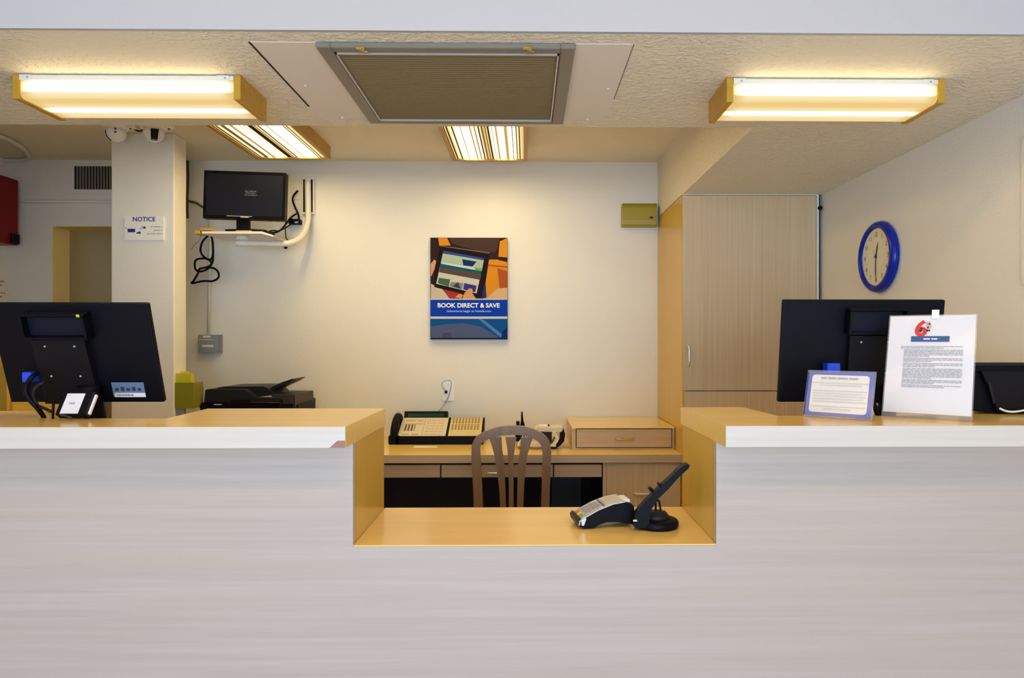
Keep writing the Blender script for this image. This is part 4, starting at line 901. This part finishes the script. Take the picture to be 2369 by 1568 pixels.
# ================================================================== COUNTER MONITORS (seen from behind)
def back_monitor(name, label, px_l, px_r, Y, py_b, py_t, tilt, cx_px, details):
    bl = P(px_l, py_b, Y); br = P(px_r, py_b, Y); wd = br.x - bl.x
    d = 0.30 * math.sin(math.radians(tilt))
    ht = (P(px_l, py_t, Y - d).z - bl.z) / math.cos(math.radians(tilt))
    up = Vector((0, -math.sin(math.radians(tilt)), math.cos(math.radians(tilt))))
    M = frame(bl, (1, 0, 0), up)                                # local z points to the lobby
    t = thing(name, label, 'monitor', (bl.x + wd / 2, Y + 0.03, 0.95))
    b = B(); box(b, 0, wd, 0, ht, -0.016, 0.0, 0.004, seg=2); panel = part('panel', xf(b, M), BLACK, t)
    part('screen', xf(box(B(), 0.012, wd - 0.012, 0.012, ht - 0.012, -0.0172, -0.0161), M), SCREEN, t)
    cxm = PX(cx_px, Y) - bl.x
    # raised electronics hump with vesa plate, recess and carrying handle box
    b = B(); hw = 0.068
    prism(b, [(cxm - hw * 1.0, 0.005), (cxm + hw * 1.12, 0.0), (cxm + hw, ht * 0.66), (cxm - hw, ht * 0.66)], 0.0005, 0.020, 'xy', M)
    hump = part('stand_column', b, mat('charcoal_plastic', (0.007, 0.0065, 0.009), 0.4, spec=0.14) if 'charcoal_plastic' not in bpy.data.materials else bpy.data.materials['charcoal_plastic'], t)
    for sx in (-0.036, 0.040):
        for sy in (0.30, 0.60):
            part('screw', lathe(B(), [(0.003, 0.0), (0.002, 0.0015)], 8, M @ Matrix.Translation((cxm + sx, ht * sy, 0.0201))), STEEL, hump)
    # speaker pod on the upper back
    b = B(); w0, w1, h0_, h1_ = cxm - 0.078, cxm + 0.086, ht * 0.68, ht * 0.93
    box(b, w0, w1, h1_ - 0.010, h1_, 0.0005, 0.034, 0.003); box(b, w1 - 0.006, w1, h0_, h1_ - 0.010, 0.0005, 0.034); box(b, w0, w0 + 0.006, h0_, h1_ - 0.010, 0.0005, 0.034); box(b, w0 + 0.006, w1 - 0.006, h0_, h0_ + 0.006, 0.0005, 0.034)
    part('bracket_box', xf(b, M), BLACK, t)
    part('bracket_plate', xf(box(B(), w0 + 0.006, w1 - 0.006, h0_ + 0.006, h1_ - 0.010, 0.0005, 0.012), M), mat('blue_black', (0.007, 0.008, 0.018), 0.45, spec=0.15) if 'blue_black' not in bpy.data.materials else bpy.data.materials['blue_black'], t)
    # stand down to the shelf
    cxw = bl.x + cxm + 0.045
    part('neck', tb([(cxw + 0.01, Y - 0.035, bl.z + 0.05), (cxw + 0.01, Y - 0.005, bl.z - 0.03), (cxw + 0.01, Y + 0.03, 0.965)], 0.026, 12, 4), BLACK, t, True)
    part('foot', lathe(B(), [(0.088, 0), (0.088, 0.006), (0.07, 0.014), (0.02, 0.018)], 28, Matrix.Translation((cxw + 0.01, Y + 0.02, 0.9505))), BLACK, t, True)
    return t, M, wd, ht, cxm, hump
t, M, wd, ht, cxm, hump = back_monitor('computer_monitor', 'black monitor seen from behind with blue sticker, left of the gap', 25, 380, 1.885, 931, 701, 17.5, 176, True)
sx = wd - 0.132
stk = part('sticker', xf(box(B(), sx, sx + 0.086, 0.016, 0.058, 0.0004, 0.0009), M), STICKB, panel := t.children[0])
part('sticker_band', xf(box(B(), sx + 0.004, sx + 0.086, 0.016, 0.028, 0.001, 0.0013), M), WHITEINK, panel)
b = B(); rnd = random.Random(3); x = sx + 0.010
while x < sx + 0.052:
    ww_ = rnd.uniform(0.0006, 0.002); rect(b, x, x + ww_, 0.019, 0.025, M, 0.0015); x += ww_ + 0.0012
for k in range(5): rect(b, sx + 0.008 + 0.015 * k, sx + 0.017 + 0.015 * k, 0.034, 0.042 + 0.003 * (k % 2), M, 0.0011)
part('sticker_print', b, INK, panel)
part('glint', xf(box(B(), cxm + 0.070, cxm + 0.078, ht * 0.90, ht * 0.925, 0.0342, 0.0348), M), YELLOW, t, label='small yellow glint painted on the bracket')  # painted highlight on the bracket edge
pvg = M @ Vector((cxm - 0.082, ht * 0.285, 0.012))
vga = part('video_plug', bx(pvg.x - 0.013, pvg.x + 0.010, pvg.y - 0.035, pvg.y + 0.004, pvg.z - 0.013, pvg.z + 0.014, 0.002), VGA, t, label='blue video plug')
def lp(px, py, Y): return P(px, py, Y)
part('video_cable', tb([lp(88, 862, 1.78), lp(74, 872, 1.76), lp(62, 890, 1.76), lp(60, 908, 1.76), lp(70, 926, 1.765), lp(83, 940, 1.77), lp(95, 955, 1.78), lp(103, 972, 1.79), lp(110, 1030, 1.80)], 0.0058, 8, 5), BLACK, t, True)
part('power_cable', tb([lp(116, 881, 1.80), lp(100, 885, 1.77), lp(86, 893, 1.765), lp(77, 908, 1.765), lp(80, 924, 1.77), lp(88, 940, 1.775), lp(97, 956, 1.785), lp(106, 975, 1.795), lp(112, 1030, 1.81)], 0.0042, 8, 5), DGREY, t, True)
t2, M2_, wd2, ht2, cxm2, hump2 = back_monitor('computer_monitor', 'black monitor seen from behind, standing behind the two paper stands', 1800, 2168, 1.965, 930, 693, 8, 2004, False)
pvg = M2_ @ Vector((PX(1917, 1.94) - PX(1800, 1.965), ht2 * 0.34, 0.012))
part('video_plug', bx(pvg.x - 0.016, pvg.x + 0.020, pvg.y - 0.03, pvg.y + 0.004, pvg.z - 0.014, pvg.z + 0.016, 0.002), VGA, t2, label='blue video plug')
part('stand_leg', tb([P(2012, 905, 1.92), P(2022, 935, 1.90), P(2033, 968, 1.89), P(2036, 1025, 1.89)], 0.0065, 8), BLACK, t2, True)

# bulky dark monitor at the far right
ybk = 1.84
dm3 = thing('dark_monitor', 'bulky black monitor back at the far right end of the counter', 'monitor', (PX(2330, ybk), ybk, CH))
def Q3(*c): return [P(px, py, ybk).xz for px, py in c]
b = B(); prism(b, Q3((2235, 839), (2440, 839), (2440, 956), (2330, 957.5), (2295, 956), (2262, 952), (2235, 946)), ybk, ybk + 0.03, 'xz'); part('panel', b, BLACK, dm3)
b = B(); prism(b, Q3((2262, 858), (2440, 858), (2440, 952), (2300, 951), (2282, 900)), ybk - 0.015, ybk - 0.0005, 'xz'); part('rear_hump', b, bpy.data.materials['charcoal_plastic'], dm3)
b = B(); prism(b, Q3((2276, 884), (2282, 884), (2292, 930), (2288, 932)), ybk - 0.018, ybk - 0.0152, 'xz'); part('rib', b, DGREY, dm3)
part('foot', bx(PX(2300, ybk), PX(2420, ybk), ybk + 0.0, ybk + 0.09, CH + 0.0005, CH + 0.012, 0.003), BLACK, dm3)
part('top_trim', bx(PX(2235, ybk), PX(2440, ybk), ybk - 0.004, ybk + 0.03, PZ(2330, 847, ybk), PZ(2330, 840, ybk), 0.002), DGREY, dm3)
part('white_cable', tb([P(2312, 944, ybk - 0.03), P(2325, 950, ybk - 0.035), P(2343, 952.5, ybk - 0.04), P(2369, 949, ybk - 0.035), P(2400, 942, ybk - 0.03)], 0.0028, 8, 5), WHITEP, dm3, True)

# small white-faced card reader by the left monitor
cr = thing('card_reader', 'small black device with white label leaning beside left monitor cables', 'card reader', (PX(160, 1.735), 1.74, CH))
lean = math.radians(33); yr = 1.728
o = P(126, 967, yr); o.z = CH + 0.0135
cmx = frame(o, (1, 0, 0), (0, math.sin(lean), math.cos(lean)))
cw = PX(187, yr) - PX(126, yr); chh = 0.068
body = part('body', xf(box(B(), 0, cw + 0.006, 0, chh, -0.022, 0, 0.002), cmx), BLACK, cr)
part('label_plate', xf(box(B(), 0.012, cw - 0.008, 0.002, chh * 0.86, 0.0004, 0.001), cmx), PAPER, body, label='white label plate')
b = B(); rect(b, 0.026, 0.040, 0.028, 0.033, cmx, 0.0014); rect(b, 0.016, 0.024, 0.052, 0.053, cmx, 0.0014); part('label_print', b, GREYINK, body)
part('side_stripe', xf(box(B(), cw + 0.0125, cw + 0.018, 0.004, chh * 0.86, -0.012, -0.004, 0.001), cmx), WHITEP, body, label='white side stripe')
part('side_block', xf(box(B(), cw + 0.0062, cw + 0.0124, 0.002, chh * 0.95, -0.02, -0.002, 0.001), cmx), DGREY, body)
part('cord', tb([P(140, 919, 1.755), P(130, 922, 1.757), P(124, 932, 1.757), P(123, 950, 1.757), P(122, 975, 1.757)], 0.003, 8, 5), BLACK, cr, True)
b = tb([P(118, 952, 1.757), P(108, 947, 1.76), P(92, 940, 1.77)], 0.004, 8, 4); part('cord', b, DGREY, cr, True)
part('cord', tb([P(140, 959, 1.727), P(152, 962, 1.722), P(166, 967, 1.715)], 0.0026, 8, 4), INK, cr, True)

# ================================================================== PAPER STANDS
def stand(name, label, cat, bl, br, ht, lean_deg, seed):
    bl, br = Vector((*bl, CH + 0.0008)), Vector((*br, CH + 0.0008))
    xa = (br - bl).normalized(); back = Vector((-xa.y, xa.x, 0))
    if back.y < 0: back = -back
    l = math.radians(lean_deg); up = back * math.sin(l) + Vector((0, 0, 1)) * math.cos(l)
    M = frame(bl, xa, up); wd = (br - bl).length
    t = thing(name, label, cat, (bl + br) / 2)
    b = B(); box(b, 0, wd, 0.0, ht, 0.0012, 0.003); box(b, 0, wd, 0.0, ht, -0.003, -0.0012)
    hold = part('acrylic_holder', xf(b, M), ACRYL, t)
    fb = frame(bl, xa, back)
    part('acrylic_foot', xf(box(B(), 0, wd, 0.004, 0.060, 0.0, 0.0025), fb), ACRYL, t)
    return t, M, wd
# large notice
bl, br = onZ(2041, 974, CH), onZ(2250, 979, CH)
blw, brw = (P(2039, 960, 1.785).x, 1.785), (P(2250, 975, 1.655).x, 1.655)
t, M, wd = stand('notice_stand', 'tall acrylic stand with white letter page and red 6 on counter', 'paper stand', blw, brw, 0.278, 19, 1)
part('page', xf(box(B(), 0.003, wd - 0.003, 0.012, 0.275, -0.001, 0.001), M), PAPER, t)
H = 0.278
def S_(u, v):                                                # fractions of the page, v downwards
    return (0.003 + (wd - 0.006) * u, 0.275 - 0.263 * v)
def srect(bm, u0, u1, v0, v1, z): a = S_(u0, v1); c = S_(u1, v0); rect(bm, a[0], c[0], a[1], c[1], M, z)
b = text('6', M, ht=0.046, at=S_(0.385, 0.135), bold=0.03, z=0.0032); part('red_numeral', b, mat('red_ink', (0.70, 0.03, 0.03), 0.5), t, label='red number 6')
b = B()
for u, v, r in ((0.388, 0.136, 0.0026), (0.380, 0.160, 0.0036), (0.465, 0.128, 0.0022), (0.482, 0.090, 0.0022), (0.458, 0.158, 0.0026), (0.482, 0.158, 0.0022)):
    c = S_(u, v); flat(b, [(c[0] + r * math.cos(k), c[1] + 1.3 * r * math.sin(k), 0.0036) for k in [i * math.pi / 5 for i in range(10)]], M)
part('emblem_print', b, INK, t)
b = B()
for u, v, r in ((0.462, 0.082, 0.005), (0.475, 0.115, 0.006)):
    c = S_(u, v); flat(b, [(c[0] + r * math.cos(k), c[1] + r * math.sin(k), 0.0034) for k in [i * math.pi / 5 for i in range(10)]], M)
part('emblem_print', b, mat('tan_print', (0.62, 0.42, 0.28), 0.6), t)
b = B(); srect(b, 0.275, 0.72, 0.218, 0.275, 0.0034); part('blue_banner', b, mat('banner_blue', (0.03, 0.10, 0.27), 0.5), t)
b = B(); a, c = S_(0.42, 0.247), S_(0.60, 0.247); words_line(b, a[0], c[0], a[1], 0.0035, M, 0.0037, 9); part('banner_print', b, WHITEINK, t)
b = B(); v = 0.325; k = 0
for blk in (2, 5, 3, 3, 7, 3, 2):
    for i in range(blk):
        u1 = 0.88 if i < blk - 1 else 0.45 + 0.3 * ((k * 37) % 10) / 10
        a, c = S_(0.20 if k > 1 else 0.16, v), S_(u1, v); words_line(b, a[0], c[0], a[1], 0.0021, M, 0.0034, 60 + k); v += 0.0157; k += 1
    v += 0.006
part('page_print', b, GREYINK, t)
p0, p1 = S_(0.50, -0.03), S_(0.585, 0.035)
part('tape_tab', xf(box(B(), p0[0], p1[0], p1[1], 0.290, 0.0032, 0.0042), M), WHITEP, t)
# small blue bordered notice
blw, brw = (P(1857, 965, 1.785).x, 1.785), (P(2017, 972, 1.675).x, 1.675)
t, M, wd = stand('notice_stand', 'low acrylic stand with blue bordered ivory card on counter', 'paper stand', blw, brw, 0.125, 20, 2)
part('card', xf(box(B(), 0.003, wd - 0.003, 0.004, 0.122, -0.001, 0.0008), M), mat('card_blue', (0.05, 0.09, 0.46), 0.4), t)
b = B(); prism(b, rrect(0.013, wd - 0.014, 0.013, 0.113, 0.008), 0.00085, 0.0010, 'xy', M); part('card_field', b, CARD, t)
b = B()
words_line(b, wd * 0.22, wd * 0.76, 0.104, 0.0042, M, 0.0033, 80); part('card_heading', b, GREYINK, t)
b = B()
for k, (u0, u1, y) in enumerate(((0.10, 0.92, 0.091), (0.22, 0.82, 0.085), (0.12, 0.9, 0.070), (0.12, 0.88, 0.063), (0.12, 0.9, 0.056), (0.12, 0.86, 0.049), (0.14, 0.9, 0.042), (0.1, 0.9, 0.029), (0.3, 0.7, 0.022))):
    words_line(b, wd * u0, wd * u1, y, 0.0024, M, 0.0033, 90 + k)
part('card_print', b, PALEINK, t)
b = B(); box(b, 0.002, 0.004, 0.004, 0.118, 0.0031, 0.0038); part('edge_print', xf(b, M), NAVYINK, t)

# ================================================================== CARD TERMINAL ON THE LOW WORKTOP
yT = 1.79
tm_ = thing('card_terminal', 'grey and black card payment terminal lying on the low worktop', 'card terminal', (PX(1395, yT + 0.04), yT + 0.04, DH))
kx = yT / F_PX
def T(px, py): return (PX(px, yT), DH + 0.0008 + (1223 - py) * kx)
dep = 0.085
side = [(1338, 1216), (1350, 1222), (1372, 1222), (1385, 1215), (1402, 1210), (1430, 1210), (1452, 1216), (1470, 1218), (1470, 1176), (1462, 1168), (1448, 1165), (1420, 1169), (1385, 1181), (1352, 1198), (1340, 1206)]
rz = Matrix.Translation((PX(1400, yT), yT, 0)) @ Matrix.Rotation(math.radians(9), 4, 'Z') @ Matrix.Translation((-PX(1400, yT), -yT, 0))
b = B(); prism(b, [T(*p) for p in side], yT, yT + dep, 'xz', rz); part('body', b, BLACK, tm_)
topc = [(1337, 1214), (1339, 1204), (1352, 1195), (1385, 1178.5), (1420, 1166.5), (1448, 1162.5), (1448, 1165), (1420, 1169), (1385, 1181), (1352, 1198), (1341, 1206), (1340, 1214)]
b = B(); prism(b, [T(*p) for p in topc], yT - 0.001, yT + dep + 0.001, 'xz', rz); cover = part('top_cover', b, SILVER, tm_)
def tq(px, v, dz=0.0): # on the cover: px along, v across (0 near .. 1 far)
    zz = None
    for (xa_, ya_), (xb2, yb2) in zip(topc[1:6], topc[2:6]):
        if xa_ <= px <= xb2: zz = ya_ + (yb2 - ya_) * (px - xa_) / (xb2 - xa_)
    x, z = T(px, zz); return rz @ Vector((x, yT + v * dep, z + 0.0012 + dz))
def quad(pa, pb, v0, v1, dz=0.0012):
    b = B(); top = [tq(pa, v0, dz), tq(pb, v0, dz), tq(pb, v1, dz), tq(pa, v1, dz)]; bot = [tq(pa, v0, -0.0015), tq(pb, v0, -0.0015), tq(pb, v1, -0.0015), tq(pa, v1, -0.0015)]
    t_ = [b.verts.new(c) for c in top]; o_ = [b.verts.new(c) for c in bot]
    b.faces.new(t_)
    for i in range(4): b.faces.new([t_[i], o_[i], o_[(i + 1) % 4], t_[(i + 1) % 4]])
    return b
KEY = mat('grey_key', (0.34, 0.33, 0.35), 0.5)
for r in range(3):
    for c in range(4):
        part('key', quad(1358 + c * 9.5, 1365 + c * 9.5, 0.16 + r * 0.24, 0.34 + r * 0.24), KEY, cover)
for r, m in enumerate((GRNP, YELP, REDP)):
    part('function_key', quad(1343, 1351, 0.16 + r * 0.24, 0.36 + r * 0.24, 0.002), m, cover, label=('green', 'yellow', 'red')[r] + ' function key')
part('purple_strip', quad(1397.5, 1400.5, 0.10, 0.9), mat('purple', (0.12, 0.06, 0.30), 0.5), cover)
part('display', quad(1404, 1432, 0.15, 0.85), mat('lcd_olive', (0.48, 0.46, 0.34), 0.3), cover)
b = B(); prism(b, [T(*p) for p in ((1336, 1215), (1333, 1204), (1339, 1197), (1344, 1200), (1345, 1214))], yT + 0.004, yT + dep, 'xz', rz); part('nose', b, DGREY, tm_)
b = B(); prism(b, [T(*p) for p in ((1344, 1214), (1343, 1205), (1351, 1197), (1355, 1199), (1352, 1208), (1349, 1215))], yT - 0.002, yT + 0.004, 'xz', rz); part('silver_corner', b, mat('bright_silver', (0.75, 0.80, 0.88), 0.25, 0.5), tm_)
p = T(1455, 1166); part('paper_roll', xf(bx(p[0] - 0.010, p[0] + 0.010, yT + 0.01, yT + dep - 0.02, p[1] - 0.006, p[1] + 0.006, 0.003), rz), CARD, tm_)

st = thing('pin_pad_stand', 'black round based stand with upright reader arm beside the card terminal', 'stand', (PX(1518, 1.81), 1.81, DH))
c0 = Vector((PX(1518, 1.81), 1.81, DH + 0.0006))
part('base', lathe(B(), [(0.056, 0), (0.058, 0.004), (0.058, 0.014), (0.054, 0.019), (0.040, 0.022)], 40, Matrix.Translation(c0)), BLACK, st, True)
part('hub', lathe(B(), [(0.036, 0.0215), (0.032, 0.030), (0.026, 0.038), (0.010, 0.041)], 28, Matrix.Translation(c0)), DGREY, st, True)
yA = 1.775
def A(px, py): return P(px, py, yA).xz
armp = [(1463, 1212), (1468, 1186), (1480, 1170), (1500, 1149), (1533, 1117), (1556, 1096), (1566, 1085), (1583, 1073), (1590, 1071), (1593.5, 1075), (1590, 1082), (1570, 1100), (1543, 1130), (1520, 1152), (1508, 1168), (1502, 1190), (1500, 1212), (1490, 1220), (1470, 1219)]
b = B(); prism(b, [A(*p) for p in armp], yA - 0.012, yA + 0.014, 'xz')
part('reader_arm', b, BLACK, st)
for kpx, kpy, r in ((1506, 1132, 0.0048), (1541, 1126, 0.0058), (1526, 1121, 0.004)):
    p = P(kpx, kpy, yA); part('knob', tb([(p.x, yA - 0.010, p.z), (p.x, yA + 0.02, p.z)], r, 10), BLACK, st, True)
part('badge', bx(A(1463, 1204)[0], A(1472, 1200)[0], yA - 0.0135, yA - 0.0121, A(1463, 1203)[1], A(1463, 1199)[1]), SILVER, st)
for lo in ((1496, 1500, 1513, 1516, 1517), (1512, 1519, 1524, 1527, 1530)):
    pass
part('cable', tb([P(1497, 1192, 1.79), P(1505, 1178, 1.80), P(1512, 1165, 1.805), P(1516, 1161, 1.81), P(1517, 1172, 1.81), P(1516, 1196, 1.81)], 0.0028, 8, 5), BLACK, st, True)
part('cable', tb([P(1505, 1172, 1.82), P(1516, 1160, 1.82), P(1522, 1157, 1.82), P(1526, 1164, 1.82), P(1530, 1196, 1.81)], 0.0028, 8, 5), BLACK, st, True)
